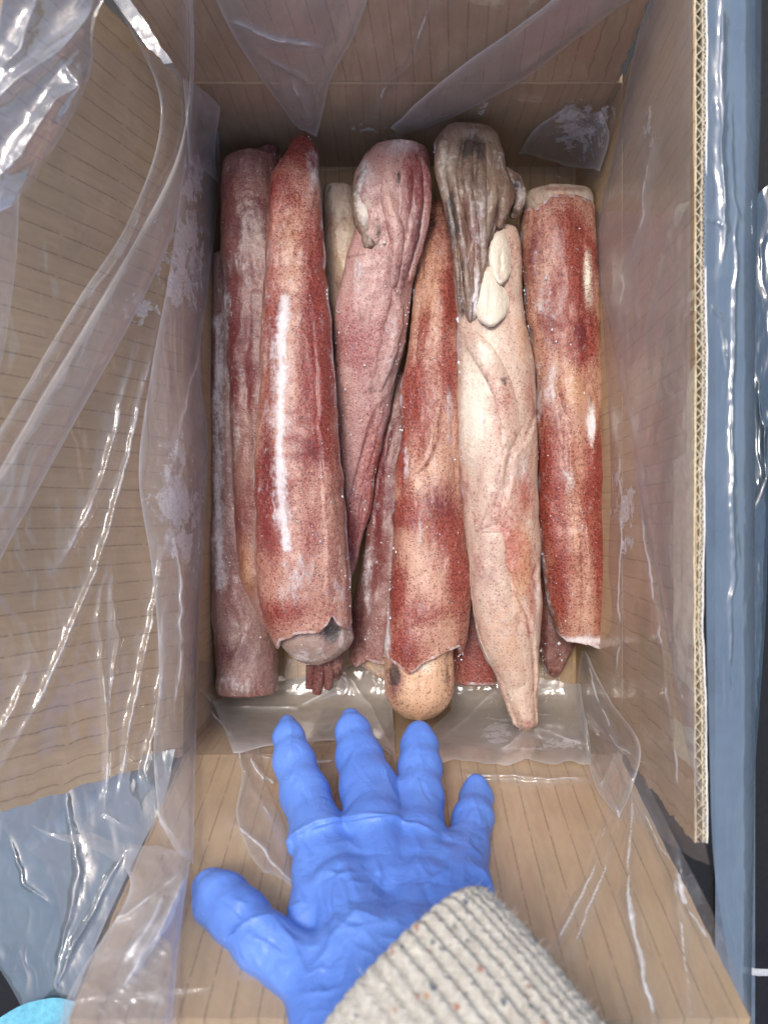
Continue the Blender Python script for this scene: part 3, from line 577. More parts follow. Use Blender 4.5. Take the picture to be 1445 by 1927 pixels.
# F: right-hand one
f_ = squid((1090, 1205), 'rust-red squid at the right wall with frosted cut ends')
Fps = [('R', 1075, 460, 60, 60, .95), ('R', 1060, 560, 40, 90, .95), ('R', 1090, 640, 32, 50, 1.1), ('P', 1092, 630, 10, 26, .95), ('P', 1005, 480, 26, 60, .65), ('O', 1070, 720, 40, 60, .8), ('R', 1040, 600, 30, 100, .3), ('P', 1030, 580, 22, 100, .35), ('R', 1030, 930, 40, 150, .95), ('R', 1120, 900, 26, 90, 1.), ('O', 1085, 1000, 18, 160, .8), ('R', 1050, 1080, 26, 100, .75), ('R', 1128, 1060, 14, 100, .9), ('P', 1045, 790, 24, 40, .45),
       ('W', 1105, 520, 10, 60, .8), ('W', 1110, 560, 8, 30, .6), ('F', 1035, 720, 16, 40, .6), ('F', 1012, 760, 10, 70, .7), ('F', 1112, 800, 8, 40, 1.1), ('W', 1113, 800, 7, 40, 1.), ('F', 1070, 900, 12, 40, .7), ('W', 1072, 905, 12, 40, .45), ('F', 1090, 1205, 50, 8, 1.2), ('F', 1137, 1150, 6, 60, .7), ('F', 1028, 560, 26, 90, .35), ('O', 1075, 870, 16, 60, .5)]
Ffs = [('step', [(1060, 790), (1058, 850), (1072, 930), (1090, 1010), (1094, 1100), (1090, 1190)], 2.0, 30), ('crease', [(1040, 640), (1035, 740), (1050, 800)], -1.6, 6), ('step', [(1108, 740), (1120, 790), (1124, 850)], -1.8, 12), ('bump', 1112, 810, 9, 40, 2), ('crease', [(1090, 600), (1098, 660)], -2, 6), ('step', [(1095, 420), (1092, 520), (1088, 600)], 1.4, 16), ('crease', [(1020, 780), (1012, 900)], -1.4, 8)]
tube('mantle', [(384, 982, 1112), (395, 978, 1119), (430, 977, 1121), (550, 984, 1124), (600, 990, 1126), (700, 1000, 1129), (800, 1006, 1134), (860, 1009, 1139), (950, 1009, 1141), (1050, 1016, 1143), (1100, 1025, 1143), (1180, 1044, 1141), (1220, 1050, 1138)],
     [(384, .566), (700, .560), (1220, .562)], Mor, f_, .72, 320, 140, Ffs, Fps, endb=[(1040, 1184), (1050, 1190), (1062, 1203), (1090, 1204), (1110, 1212), (1128, 1217), (1139, 1200), (1145, 1200)], endt=[(978, 405), (1005, 404), (1018, 396), (1024, 384), (1050, 390), (1075, 386), (1100, 392), (1122, 404)], seed=61)
tube('head', [(354, 1040, 1080), (358, 1008, 1104), (368, 990, 1116), (390, 984, 1119), (420, 984, 1118), (470, 990, 1110)], [(354, .570), (470, .566)], Mflesh, f_, .62, 60, 80, [('crease', [(1000, 370), (1020, 400)], -2, 5), ('bump', 1045, 372, 16, 10, 2), ('bump', 1090, 378, 20, 10, 2)], [('R', 1050, 372, 14, 16, .9), ('O', 1060, 375, 26, 18, .8), ('F', 1095, 380, 30, 20, .7), ('P', 1060, 356, 40, 5, .9)], seed=62, rough=1.6)

# E: pale one with its arms at the top
e_ = squid((985, 1370), 'cream and pink squid with dark ink-stained arms at the top and a pale pointed tail')
Eps = [('W', 890, 760, 36, 130, .85), ('W', 930, 640, 50, 40, .5), ('O', 985, 640, 14, 60, .6), ('R', 995, 720, 10, 80, .3), ('K', 893, 745, 14, 34, .35), ('K', 945, 715, 12, 14, .5), ('R', 985, 930, 26, 60, .9), ('R', 965, 1010, 34, 80, .8), ('O', 975, 1060, 30, 90, 1.), ('R', 1000, 1130, 10, 60, .7), ('R', 865, 950, 12, 70, .6), ('O', 880, 1020, 16, 60, .4), ('K', 915, 1060, 8, 30, .35), ('P', 898, 1120, 14, 60, .5), ('F', 865, 900, 8, 60, .5), ('F', 980, 880, 30, 30, .6), ('F', 1010, 1150, 7, 170, .6), ('R', 940, 760, 16, 80, .25),
       ('W', 970, 1270, 30, 60, .55), ('P', 990, 1365, 18, 12, .6), ('F', 940, 1000, 40, 20, .2)]
Efs = [('step', [(872, 618), (900, 680), (935, 740), (948, 800), (945, 860), (930, 920), (905, 990)], -2.2, 34), ('step', [(1000, 720), (1004, 780), (985, 830), (955, 860), (945, 930), (935, 985)], 2.0, 22), ('crease', [(895, 1000), (930, 985), (950, 1000)], -1.8, 6),
       ('step', [(920, 1030), (952, 1070), (965, 1110), (990, 1160), (1000, 1230), (1004, 1300)], 2.4, 40), ('crease', [(900, 1010), (912, 1060), (925, 1120), (930, 1200)], -1.8, 7), ('crease', [(888, 1060), (900, 1130), (918, 1210)], -1.4, 7), ('step', [(1008, 1060), (1000, 1085), (1012, 1120)], 1.5, 10), ('bump', 950, 1180, 26, 80, 2.0)]
EB = [(420, 856, 965), (440, 850, 972), (500, 853, 979), (600, 859, 990), (680, 861, 1001), (750, 862, 1005), (850, 863, 1010), (950, 867, 1014), (1050, 876, 1016), (1120, 884, 1016), (1180, 895, 1016), (1230, 908, 1015), (1270, 932, 1014), (1310, 948, 1012), (1350, 963, 1012), (1370, 973, 1008), (1378, 984, 996)]
eb, etop = tube('mantle', EB, [(420, .556), (700, .545), (1378, .546)], Mpale, e_, .78, 330, 150, Efs, Eps, seed=71)
eh, ehtop = tube('head', [(240, 868, 896), (246, 842, 916), (258, 826, 928), (290, 814, 938), (330, 822, 948), (380, 834, 962), (430, 845, 940), (500, 856, 912), (560, 866, 902), (600, 878, 896), (612, 884, 892)],
     [(240, .546), (420, .540), (560, .530), (612, .534)], Mgrey, e_, .72, 150, 110, [('ridge', [(850, 260), (845, 340), (870, 430)], 2.5, 12), ('bump', 920, 268, 14, 14, 3)],
     [('K', 885, 270, 34, 26, .9), ('K', 850, 400, 14, 50, .7), ('W', 840, 300, 18, 50, .35), ('P', 880, 330, 30, 50, .5), ('F', 940, 310, 12, 30, .3), ('R', 900, 450, 30, 80, .3)], seed=72, rough=1.8)
arms = [  # px, py, radius
 [(842, 262, 15), (830, 310, 14), (842, 370, 11), (854, 440, 8), (862, 520, 6), (866, 590, 4)],
 [(862, 258, 14), (852, 320, 13), (862, 390, 11), (872, 470, 9), (880, 550, 7), (884, 605, 4)],
 [(884, 262, 13), (878, 330, 12), (886, 400, 11), (896, 470, 9), (898, 540, 6), (893, 600, 4)],
 [(905, 268, 13), (903, 330, 12), (906, 390, 11), (908, 450, 10), (905, 510, 8), (890, 570, 5)],
 [(922, 275, 14), (926, 330, 13), (924, 380, 12), (914, 430, 10), (904, 480, 7)],
 [(938, 305, 11), (946, 340, 13), (948, 380, 12), (944, 410, 9), (938, 430, 6)]]
for i, ar in enumerate(arms):
    pts = [(x, y, float(min(ehtop(x, y), etop(x, max(y, 421)))) - .0002, r) for x, y, r in ar]
    limb('arm', pts, Mgrey, e_, 80, 22, .9, .5, 80 + i, [('K', 885, 275, 34, 28, 1.), ('K', 850, 420, 16, 70, .9), ('K', 866, 530, 10, 70, .7), ('K', 915, 380, 10, 60, .5), ('P', 880, 400, 40, 120, .55), ('W', 838, 300, 20, 50, .5), ('W', 935, 300, 18, 40, .4), ('R', 890, 450, 16, 60, .45), ('P', 905, 360, 30, 80, .45), ('F', 900, 420, 30, 60, .35), ('F', 892, 560, 10, 60, .9), ('K', 950, 420, 12, 20, .6)])
limb('arm', [(945, 320, .546, 12), (968, 345, .548, 15), (980, 365, .549, 11), (972, 392, .549, 10), (962, 410, .545, 6)], Mgrey, e_, 50, 20, .9, .6, 90, [('K', 972, 345, 12, 14, .9), ('W', 985, 372, 12, 20, .5), ('F', 980, 360, 20, 30, .5), ('K', 962, 400, 14, 12, .9)])
limb('eye_stalk', [(856, 440, .533, 6), (862, 500, .533, 8), (866, 560, .536, 6), (870, 606, .540, 5)], Mflesh, e_, 50, 16, .8, .4, 91, [('K', 862, 470, 12, 40, .9)])
et2 = lambda x, y: etop(x, y) - .0022
oval = patch('sucker_club', [(905, 505), (897, 530), (894, 570), (900, 600), (918, 616)], [(925, 500), (938, 530), (956, 560), (952, 592), (930, 615)], et2, Mflesh, e_, .0036, 60, 40, [('W', 925, 560, 60, 80, 1.), ('F', 925, 560, 50, 70, .1)], 3, .001, [('crease', [(925, 530), (921, 570), (917, 592)], -1.6, 4)])
patch('sucker_club', [(930, 440), (920, 470), (922, 500), (930, 525), (940, 537)], [(948, 430), (958, 460), (960, 495), (958, 520), (944, 537)], lambda x, y: etop(x, y) - .004, Mflesh, e_, .003, 60, 36, [('W', 940, 490, 60, 80, .9)], 5, .001, [('crease', [(943, 470), (945, 500), (942, 518)], -2.2, 3.5)])
patch('skin_fold', [(868, 614), (872, 640), (893, 680), (920, 730), (938, 790), (940, 850)], [(895, 622), (925, 650), (950, 690), (972, 740), (985, 790), (960, 850)], etop, Mpale, e_, .0022, 70, 34, [('W', 915, 660, 40, 40, .6), ('R', 950, 740, 40, 40, .25), ('K', 946, 716, 10, 12, .5)], 7, .0002)
patch('fin', [(905, 1000), (884, 1060), (888, 1130), (905, 1210), (928, 1258), (955, 1300)], [(948, 1000), (952, 1060), (968, 1120), (996, 1180), (1003, 1250), (985, 1300)], etop, Mpale, e_, .0016, 80, 40, [('P', 905, 1080, 30, 60, .3), ('F', 940, 1160, 40, 90, .22), ('O', 950, 1200, 40, 80, .5), ('W', 960, 1200, 40, 100, .3)], 9, .0002, [('crease', [(925, 1010), (930, 1100), (945, 1180)], -1.5, 7)])

# frost crystals caught on the skins
def crystals(cnt):
    ico = np.array([(1,0,0),(-1,0,0),(0,1,0),(0,-1,0),(0,0,1),(0,0,-1)], float); tf = np.array([(0,2,4),(2,1,4),(1,3,4),(3,0,4),(2,0,5),(1,2,5),(3,1,5),(0,3,5)])
    Vs, Fs_ = [], []; area = np.array([(r[0][-1, 0] - r[0][0, 0]) for r in TOPS]); pick = rng.choice(len(TOPS), cnt, p=area / area.sum()); c0 = 0
    for i in pick:
        rows, deps, flat, fs = TOPS[i]; y = rng.uniform(rows[0, 0] + 4, rows[-1, 0] - 4)
        xl = np.interp(y, rows[:, 0], rows[:, 1]); xr = np.interp(y, rows[:, 0], rows[:, 2]); u = rng.uniform(-1, 1)
        if rng.random() < .5: u = np.sign(u) * (1 - abs(rng.normal(0, .06)))
        x = (xl + xr) / 2 + (xr - xl) / 2 * np.clip(u, -.97, .97)
        if fbm(x / 40, y / 60, i, 300, 2) < .47: continue
        d = float(top_depth(rows, deps, flat, x, y)); r = rng.gamma(2.0, .00013) + .00012
        q = ico * rng.uniform(.5, 1.2, (6, 1)) * r * np.array([1, 1.3, .7]); Vs.append(q + W(x, y, d - .0004)); Fs_.append(tf + c0); c0 += 6
    return np.concatenate(Vs), np.concatenate(Fs_)
cV, cF = crystals(5200); gi = NG('frost_ice')
M['ice'] = gi.fin(gi.n('BsdfPrincipled', ins={'Base Color': (.86, .86, .88), 'Roughness': .25, 'Subsurface Weight': .3, 'Subsurface Scale': .002, 'Coat Weight': .5}))
tag(mesh_obj('frost_crystals', cV, cF, M['ice'], None, smooth=False), 'tiny white ice grains scattered over the frozen squid', 'frost', None, 'stuff')

# ------------------------------------------------------------------ plastic film
liner = empty('plastic_liner', (0.012, .06, ZC - .61)); tag(liner, 'clear wrinkled plastic bag lining the inside of the cardboard box', 'plastic bag')
bag = empty('sky_tinted_bag', (.19, .0, .001)); tag(bag, 'glossy plastic bag wrapped round the outside of the box, blue-grey sky reflection painted in', 'plastic bag')
def sheet(name, left, right, mat, parent, off=.004, n=180, m=90, fs=(), seed=0, wr=1.0, ws=(60, 200), curl=(0, 0), milk=(), frost=(), depth=None, ang=0.0, white=.9, glints=()):
    """a draped sheet of film between two edges given in picture pixels; hangs a little inside the box walls"""
    a = resample(left, n); b = resample(right, n); u = np.linspace(0, 1, m)[None, :]
    x = a[:, :1] * (1 - u) + b[:, :1] * u; y = a[:, 1:2] * (1 - u) + b[:, 1:2] * u
    tt_ = np.linspace(0, 1, n)[:, None]                # uneven ends
    y = y + 46 * (fbm(x / 55, 3.1, 0, seed + 90, 3) - .5) * tt_ ** 6 + 30 * (fbm(x / 55, 7.1, 0, seed + 91, 3) - .5) * (1 - tt_) ** 6
    d = (dmap(x, y) if depth is None else depth(x, y)) - off
    ca, sa = math.cos(ang), math.sin(ang); xr_ = x * ca + y * sa; yr_ = -x * sa + y * ca
    wx = xr_ + (fbm(x / 120, y / 120, 0, seed + 2, 3) - .5) * 70
    h = wr * .0034 * (ridged(wx / ws[0], yr_ / ws[1], seed, 3) - .35) + wr * .003 * (fbm(wx / 90, yr_ / 160, 0, seed + 9, 3) - .5)
    h = h * .62 + feat(x, y, fs)
    wpx = np.hypot(b[:, 0] - a[:, 0], b[:, 1] - a[:, 1])[:, None]
    e0 = u * wpx; e1 = (1 - u) * wpx
    h = h - curl[0] * np.exp(-e0 / 7) - curl[1] * np.exp(-e1 / 7)
    mk = np.zeros(x.shape) + (.5 * np.exp(-e0 / 3.2) + .12 * np.exp(-e0 / 16) if curl[0] else 0) + (.5 * np.exp(-e1 / 3.2) + .12 * np.exp(-e1 / 16) if curl[1] else 0)
    if name == 'film_fold': mk = mk + .4 * np.exp(-(1 - tt_) * n / 2.2)
    for line, wd, v in milk:
        dd, _, _ = seg_dist(x, y, line); mk = np.maximum(mk, v * np.exp(-(dd / wd) ** 2))
    fm = np.zeros(x.shape)
    for (fx, fy, rx, ry, v) in frost: fm = np.maximum(fm, v * np.exp(-((x - fx) / rx) ** 2 - ((y - fy) / ry) ** 2))
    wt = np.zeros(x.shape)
    for f in fs:  # stronger creases get a painted white highlight
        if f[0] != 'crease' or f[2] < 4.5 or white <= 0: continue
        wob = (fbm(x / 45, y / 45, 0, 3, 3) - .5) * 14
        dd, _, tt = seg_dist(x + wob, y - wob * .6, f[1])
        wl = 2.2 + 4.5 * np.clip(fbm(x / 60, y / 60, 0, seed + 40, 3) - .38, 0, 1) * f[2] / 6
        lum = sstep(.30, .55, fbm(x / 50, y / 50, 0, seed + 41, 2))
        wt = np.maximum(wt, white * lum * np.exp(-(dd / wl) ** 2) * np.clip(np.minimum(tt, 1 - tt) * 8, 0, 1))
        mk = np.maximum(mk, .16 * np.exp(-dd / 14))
    for line, wd, v in glints:                           # bright streaks painted where the film would glint
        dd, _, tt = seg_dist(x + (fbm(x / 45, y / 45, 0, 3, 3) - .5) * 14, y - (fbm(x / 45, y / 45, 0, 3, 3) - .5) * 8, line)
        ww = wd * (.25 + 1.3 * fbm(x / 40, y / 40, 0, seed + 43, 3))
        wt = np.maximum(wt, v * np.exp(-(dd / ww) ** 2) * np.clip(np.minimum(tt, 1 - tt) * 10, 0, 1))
    V = W(x, y, d - h)
    return mesh_obj(name, V, grid_faces(n, m), mat, parent, attrs={'milk': mk.ravel(), 'frost': fm.ravel(), 'white': wt.ravel()})
# left side
LE = [(345, 130), (395, 200), (414, 260), (410, 420), (398, 520), (388, 600), (386, 720), (392, 830), (386, 960), (378, 1100), (371, 1300), (367, 1450), (362, 1620), (350, 1760), (345, 1930)]
Lf = [('crease', [(260, 640), (225, 760), (195, 900), (160, 980), (110, 1070)], 7, 9), ('crease', [(300, 600), (262, 760), (232, 900), (205, 1010), (150, 1150), (85, 1300), (0, 1450)], 8, 9), ('crease', [(205, 1050), (185, 1160), (205, 1380), (198, 1530), (250, 1560)], 6, 6),
      ('crease', [(330, 1000), (300, 1060), (285, 1180), (262, 1290), (238, 1400), (220, 1510)], 9, 9), ('crease', [(325, 1100), (308, 1180), (303, 1320), (275, 1450), (300, 1540), (360, 1625)], 8, 7), ('crease', [(60, 1250), (30, 1330), (0, 1380)], 6, 8), ('crease', [(360, 1625), (300, 1750), (260, 1800)], 8, 9), ('crease', [(210, 1060), (222, 1200), (200, 1400)], 5, 5)]
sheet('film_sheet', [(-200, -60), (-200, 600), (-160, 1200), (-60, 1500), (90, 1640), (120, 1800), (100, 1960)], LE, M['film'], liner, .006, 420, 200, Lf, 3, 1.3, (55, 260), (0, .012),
      milk=[([(205, 1050), (205, 1380), (198, 1530)], 6, .3)], frost=[(360, 330, 30, 60, .9), (345, 430, 45, 50, 1.0), (350, 510, 40, 60, 1.), (255, 580, 40, 30, .85), (330, 940, 50, 50, 1.), (340, 1020, 40, 40, 1.), (320, 860, 30, 60, .7)], ang=-.25)  # the milk line is a highlight painted along the crease
sheet('film_fold', [(352, -30), (358, 120), (340, 275), (262, 440), (175, 590), (70, 760), (-20, 920), (-120, 1090)], [(362, -30), (366, 120), (352, 300), (325, 440), (255, 590), (150, 780), (50, 960), (-60, 1180)], M['milky'], liner, .018, 200, 50, [], 8, 1.2, (40, 300), (.008, .006), frost=[(330, 200, 20, 60, .4)], ang=.5)
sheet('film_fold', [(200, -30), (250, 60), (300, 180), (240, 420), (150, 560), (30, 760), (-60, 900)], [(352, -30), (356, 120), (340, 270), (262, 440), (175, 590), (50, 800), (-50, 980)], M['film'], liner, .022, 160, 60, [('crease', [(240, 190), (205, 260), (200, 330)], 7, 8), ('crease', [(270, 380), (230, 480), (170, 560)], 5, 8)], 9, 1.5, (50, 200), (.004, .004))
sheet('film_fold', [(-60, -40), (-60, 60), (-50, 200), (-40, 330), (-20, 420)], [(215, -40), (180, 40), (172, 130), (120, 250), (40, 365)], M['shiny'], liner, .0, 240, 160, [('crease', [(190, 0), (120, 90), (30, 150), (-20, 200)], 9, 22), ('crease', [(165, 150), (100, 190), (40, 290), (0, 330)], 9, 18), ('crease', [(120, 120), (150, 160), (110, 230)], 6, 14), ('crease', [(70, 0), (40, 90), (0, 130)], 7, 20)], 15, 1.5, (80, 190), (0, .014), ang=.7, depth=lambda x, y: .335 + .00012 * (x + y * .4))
sheet('film_fold', [(-40, 380), (-20, 560), (-20, 800)], [(38, 360), (30, 500), (12, 640)], M['milky'], liner, .012, 80, 30, [], 19, 1., (40, 200), (0, .004))
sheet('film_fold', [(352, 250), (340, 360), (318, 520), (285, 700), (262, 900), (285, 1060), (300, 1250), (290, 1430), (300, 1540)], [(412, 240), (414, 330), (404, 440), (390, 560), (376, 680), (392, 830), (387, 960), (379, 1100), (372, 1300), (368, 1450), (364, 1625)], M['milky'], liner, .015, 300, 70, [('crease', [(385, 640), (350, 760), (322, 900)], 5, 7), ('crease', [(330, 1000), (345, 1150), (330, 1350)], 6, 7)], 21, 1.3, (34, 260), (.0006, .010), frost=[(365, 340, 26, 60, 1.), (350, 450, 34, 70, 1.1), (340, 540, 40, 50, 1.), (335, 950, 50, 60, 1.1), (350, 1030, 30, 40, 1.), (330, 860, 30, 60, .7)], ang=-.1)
# far side
sheet('film_sheet', [(330, -60), (340, 100), (380, 210), (410, 300)], [(1240, -60), (1200, 60), (1165, 190), (1135, 330)], M['film'], liner, .005, 160, 260, [('crease', [(820, -20), (770, 120), (720, 170), (700, 250)], 5, 8), ('crease', [(1040, 195), (960, 190)], 4, 5)], 23, 1.4, (60, 130), frost=[(690, 240, 26, 14, .9), (905, 205, 14, 14, .9), (1100, 240, 50, 60, .75), (1135, 215, 12, 20, .8), (740, 262, 26, 20, .9)], ang=.2)
sheet('film_fold', [(395, -30), (430, 50), (480, 130), (530, 200), (565, 238)], [(700, -30), (665, 70), (622, 150), (608, 210), (596, 258)], M['milky'], liner, .020, 140, 90, [('crease', [(430, 40), (520, 75), (600, 90)], 5, 5), ('crease', [(470, 90), (560, 140), (590, 160)], 4, 5), ('crease', [(550, 150), (580, 220)], 5, 5)], 25, .9, (70, 60), (.008, .008), ang=.9)
sheet('film_fold', [(1090, -40), (960, 60), (860, 130), (780, 200), (735, 250)], [(1240, -40), (1090, 70), (960, 165), (840, 225), (752, 268)], M['milky'], liner, .014, 160, 50, [], 27, 1.0, (60, 300), (.003, .009), ang=1.0)
sheet('film_fold', [(415, 205), (405, 300), (412, 340)], [(345, 150), (352, 240), (356, 300)], M['milky'], liner, .020, 60, 40, [], 29, 1.6, (30, 60), (.004, .004))
sheet('film_fold', [(1060, 205), (1000, 250), (975, 300)], [(1130, 210), (1145, 250), (1128, 320)], M['milky'], liner, .012, 60, 50, [], 31, 2.0, (30, 60), (.003, .003), frost=[(1090, 250, 50, 40, 1.)])
# right side
RE = [(1240, -40), (1205, 50), (1188, 120), (1165, 230), (1145, 320), (1122, 440), (1124, 520), (1140, 600), (1160, 700), (1178, 790), (1198, 930), (1230, 1080), (1262, 1250), (1290, 1400), (1330, 1560)]
sheet('film_sheet', RE, [(1302, -40), (1300, 120), (1298, 300), (1298, 440), (1298, 600), (1298, 700), (1300, 900), (1302, 1050), (1304, 1250), (1310, 1400), (1330, 1600)], M['milky'], liner, .007, 360, 70, [('crease', [(1225, 250), (1205, 420), (1170, 520), (1165, 620)], 6, 8), ('crease', [(1260, 400), (1225, 560), (1190, 700)], 4, 8)], 33, 1.4, (36, 260), (.010, 0), frost=[(1225, 240, 16, 40, .5)])
sheet('film_sheet', [(1120, 400), (1128, 560), (1136, 700), (1146, 900), (1140, 1060), (1146, 1180), (1092, 1236), (1086, 1300), (1098, 1390), (1120, 1470), (1160, 1540)], [(1298, 400), (1298, 560), (1298, 700), (1300, 900), (1302, 1060), (1304, 1240), (1306, 1330), (1308, 1400), (1314, 1460), (1322, 1560), (1335, 1620)], M['film'], liner, .004, 320, 110,
      [('crease', [(1165, 800), (1172, 1000), (1162, 1170), (1160, 1290)], 5, 6), ('crease', [(1200, 900), (1235, 1150), (1262, 1400), (1280, 1500)], 5, 6), ('crease', [(1090, 1235), (1110, 1330), (1160, 1400), (1240, 1450)], 7, 8)], 37, 1.2, (46, 300), (.007, 0), frost=[(1175, 950, 24, 36, 1.), (1178, 1020, 12, 20, 1.), (1165, 900, 12, 30, .9), (1185, 760, 20, 30, .3)])
# near side, over the floor and the near flap
Nf = [('crease', [(1187, 1490), (1186, 1600), (1182, 1680), (1195, 1760), (1235, 1930)], 11, 9), ('crease', [(1185, 1490), (1270, 1640), (1290, 1700), (1350, 1800)], 8, 8), ('crease', [(1150, 1520), (1110, 1650), (1040, 1790)], 6, 7), ('crease', [(1165, 1530), (1135, 1640), (1070, 1800)], 5, 6), ('crease', [(860, 1455), (980, 1462), (1110, 1466)], 8, 5), ('crease', [(480, 1420), (560, 1435), (640, 1430)], 5, 6),
      ('crease', [(440, 1550), (500, 1600), (555, 1670)], 9, 8), ('crease', [(385, 1320), (440, 1390), (470, 1480), (520, 1560)], 6, 7), ('crease', [(230, 1870), (300, 1740), (330, 1690)], 9, 12), ('crease', [(130, 1880), (400, 1855)], 4, 6), ('crease', [(1270, 1500), (1270, 1650), (1300, 1900)], 6, 7), ('crease', [(960, 1370), (1060, 1405), (1100, 1400)], 7, 6), ('crease', [(900, 1395), (960, 1410), (1100, 1412)], 6, 5)]
sheet('film_sheet', [(368, 1240), (366, 1340), (360, 1420), (300, 1500), (250, 1600), (190, 1740), (128, 1925), (125, 1990)], [(1110, 1240), (1140, 1340), (1190, 1420), (1230, 1500), (1280, 1600), (1350, 1740), (1415, 1925), (1420, 1990)], M['film'], liner, .004, 260, 320, Nf, 43, 1.0, (110, 160), frost=[(940, 1385, 40, 30, .95), (1040, 1395, 60, 20, .8), (1000, 1310, 60, 30, .4)], ang=.1, glints=[([(1187, 1495), (1186, 1600), (1182, 1680)], 3.5, .8), ([(1182, 1670), (1195, 1760), (1235, 1930)], 6, .95), ([(1275, 1640), (1292, 1705)], 6, .9), ([(860, 1455), (980, 1462), (1110, 1466)], 2.6, .7), ([(450, 1555), (500, 1600), (555, 1670)], 5, .85), ([(475, 1425), (515, 1480)], 5, .7), ([(230, 1870), (300, 1740), (335, 1690)], 10, .7), ([(1055, 1780), (1110, 1650)], 4, .35)])  # glint lines painted white on the near film
sheet('film_fold', [(375, 1290), (430, 1370), (455, 1450), (445, 1540), (470, 1620)], [(440, 1330), (485, 1390), (500, 1460), (540, 1560), (556, 1680)], M['film'], liner, .010, 120, 40, [('crease', [(470, 1420), (505, 1475)], 6, 6)], 45, 1.5, (40, 90), (.007, .007))
sheet('film_fold', [(400, 1320), (520, 1285), (620, 1262), (700, 1250), (735, 1262)], [(440, 1420), (540, 1400), (650, 1395), (738, 1420), (745, 1450)], M['cloudy'], liner, .012, 160, 70, [('crease', [(430, 1330), (560, 1330), (640, 1290)], 6, 7), ('crease', [(650, 1260), (700, 1330), (735, 1410)], 6, 6)], 47, 1.5, (46, 60), (.006, .004), ang=.4)
sheet('film_fold', [(846, 1290), (850, 1330), (810, 1380), (830, 1430)], [(1092, 1280), (1096, 1320), (1110, 1400), (1112, 1440)], M['cloudy'], liner, .010, 80, 140, [('crease', [(930, 1300), (880, 1350), (830, 1390)], 5, 6), ('crease', [(1010, 1370), (1060, 1390), (1100, 1400)], 7, 6), ('crease', [(990, 1370), (960, 1400), (940, 1410)], 6, 6)], 49, 1.5, (50, 60), (.004, .004), frost=[(935, 1375, 26, 26, 1.), (1060, 1400, 50, 14, .9), (970, 1330, 80, 30, .45)], ang=.4)
sheet('film_fold', [(1094, 1236), (1086, 1290), (1100, 1400), (1125, 1490), (1160, 1540)], [(1102, 1236), (1150, 1320), (1205, 1410), (1190, 1480), (1164, 1545)], M['film'], liner, .016, 100, 50, [('crease', [(1100, 1240), (1130, 1330), (1165, 1410)], 7, 6), ('crease', [(1165, 1410), (1130, 1480)], 6, 5)], 51, 1.2, (40, 90), (.007, .006))
sheet('film_fold', [(60, 1560), (240, 1640), (120, 1900), (110, 1960)], [(362, 1600), (355, 1640), (330, 1850), (320, 1960)], M['milky'], liner, .022, 140, 90, [('crease', [(355, 1635), (300, 1760), (230, 1860)], 12, 12), ('crease', [(310, 1680), (290, 1730), (240, 1800)], 9, 9), ('crease', [(355, 1630), (240, 1720), (130, 1760)], 7, 7)], 53, 2.6, (60, 70), (.004, .008), ang=.6, glints=[([(355, 1635), (315, 1740), (245, 1850)], 7, .8), ([(310, 1680), (285, 1740), (235, 1810)], 9, .8), ([(350, 1640), (250, 1715), (140, 1765)], 3.5, .6)])  # painted glints along the corner folds

# outer bag, sky reflection painted in as blue: bulges over the outside of the right wall, and hangs outside the lower left corner and at the far left corner
def right_depth(x, y):
    u = (x - 1322) / 105.0
    return .370 + .010 * u + .05 * np.clip(u - .72, 0, 2) ** 1.6 + .002 * np.sin(y / 90)
rx0 = [(1325, -60), (1325, 120), (1325, 300), (1325, 440), (1325, 600), (1326, 760), (1327, 1000), (1330, 1250), (1334, 1400), (1344, 1640), (1368, 1800), (1390, 1990)]
rx1 = [(1432, -60), (1430, 200), (1424, 400), (1420, 700), (1420, 1100), (1420, 1400), (1418, 1600), (1414, 1800), (1412, 1990)]
sheet('film_sheet', rx0, rx1, M['blue'], bag, 0, 420, 80, [('crease', [(1357, -40), (1356, 200), (1362, 330), (1360, 520)], 5, 10), ('crease', [(1375, 150), (1385, 480), (1376, 800), (1380, 1100), (1368, 1340)], 2.2, 6), ('crease', [(1325, 405), (1380, 440)], 2, 4), ('crease', [(1330, 560), (1356, 590), (1365, 700)], 2, 4)], 61, .6, (30, 260), (0, .006), depth=right_depth)
mesh_obj('backing', W(*np.meshgrid(np.array([1345, 1420.]), np.linspace(-60, 2000, 30)), .655).reshape(-1, 3), grid_faces(30, 2), plain('dark_bag_backing', (.10, .13, .17), .5, .4), bag, smooth=True)  # flat dark blue-grey panel lying under the bag film
sheet('film_sheet', [(1412, 380), (1416, 640), (1420, 900), (1416, 1150), (1410, 1500)], [(1500, 300), (1490, 640), (1450, 900), (1440, 1150), (1416, 1500)], M['blue2'], bag, 0, 160, 40, [('crease', [(1425, 700), (1440, 900)], 4, 6), ('crease', [(1470, 820), (1430, 930), (1415, 960)], 5, 5)], 63, 2.0, (30, 100), (0, .006), depth=lambda x, y: .50 + 0 * x)
def corner_depth(x, y): return .47 + .00010 * (1500 - y) + .0001 * (240 - x)
sheet('film_sheet', [(-120, 1480), (-100, 1600), (-40, 1760), (40, 1890), (70, 1960)], [(330, 1400), (310, 1500), (262, 1600), (180, 1780), (110, 1960)], M['blue'], bag, 0, 160, 120, [('crease', [(10, 1560), (50, 1660), (90, 1700)], 3, 4), ('crease', [(120, 1480), (150, 1640), (100, 1860)], 5, 8), ('crease', [(235, 1600), (160, 1740), (110, 1850)], 6, 6)], 65, 1.2, (60, 160), (.004, 0), depth=corner_depth)
sheet('film_sheet', [(130, -120), (200, -20), (290, 110)], [(440, -120), (400, -20), (352, 120)], M['blue'], bag, 0, 60, 60, [], 67, 1.2, (50, 100), depth=lambda x, y: .54 + 0 * x)

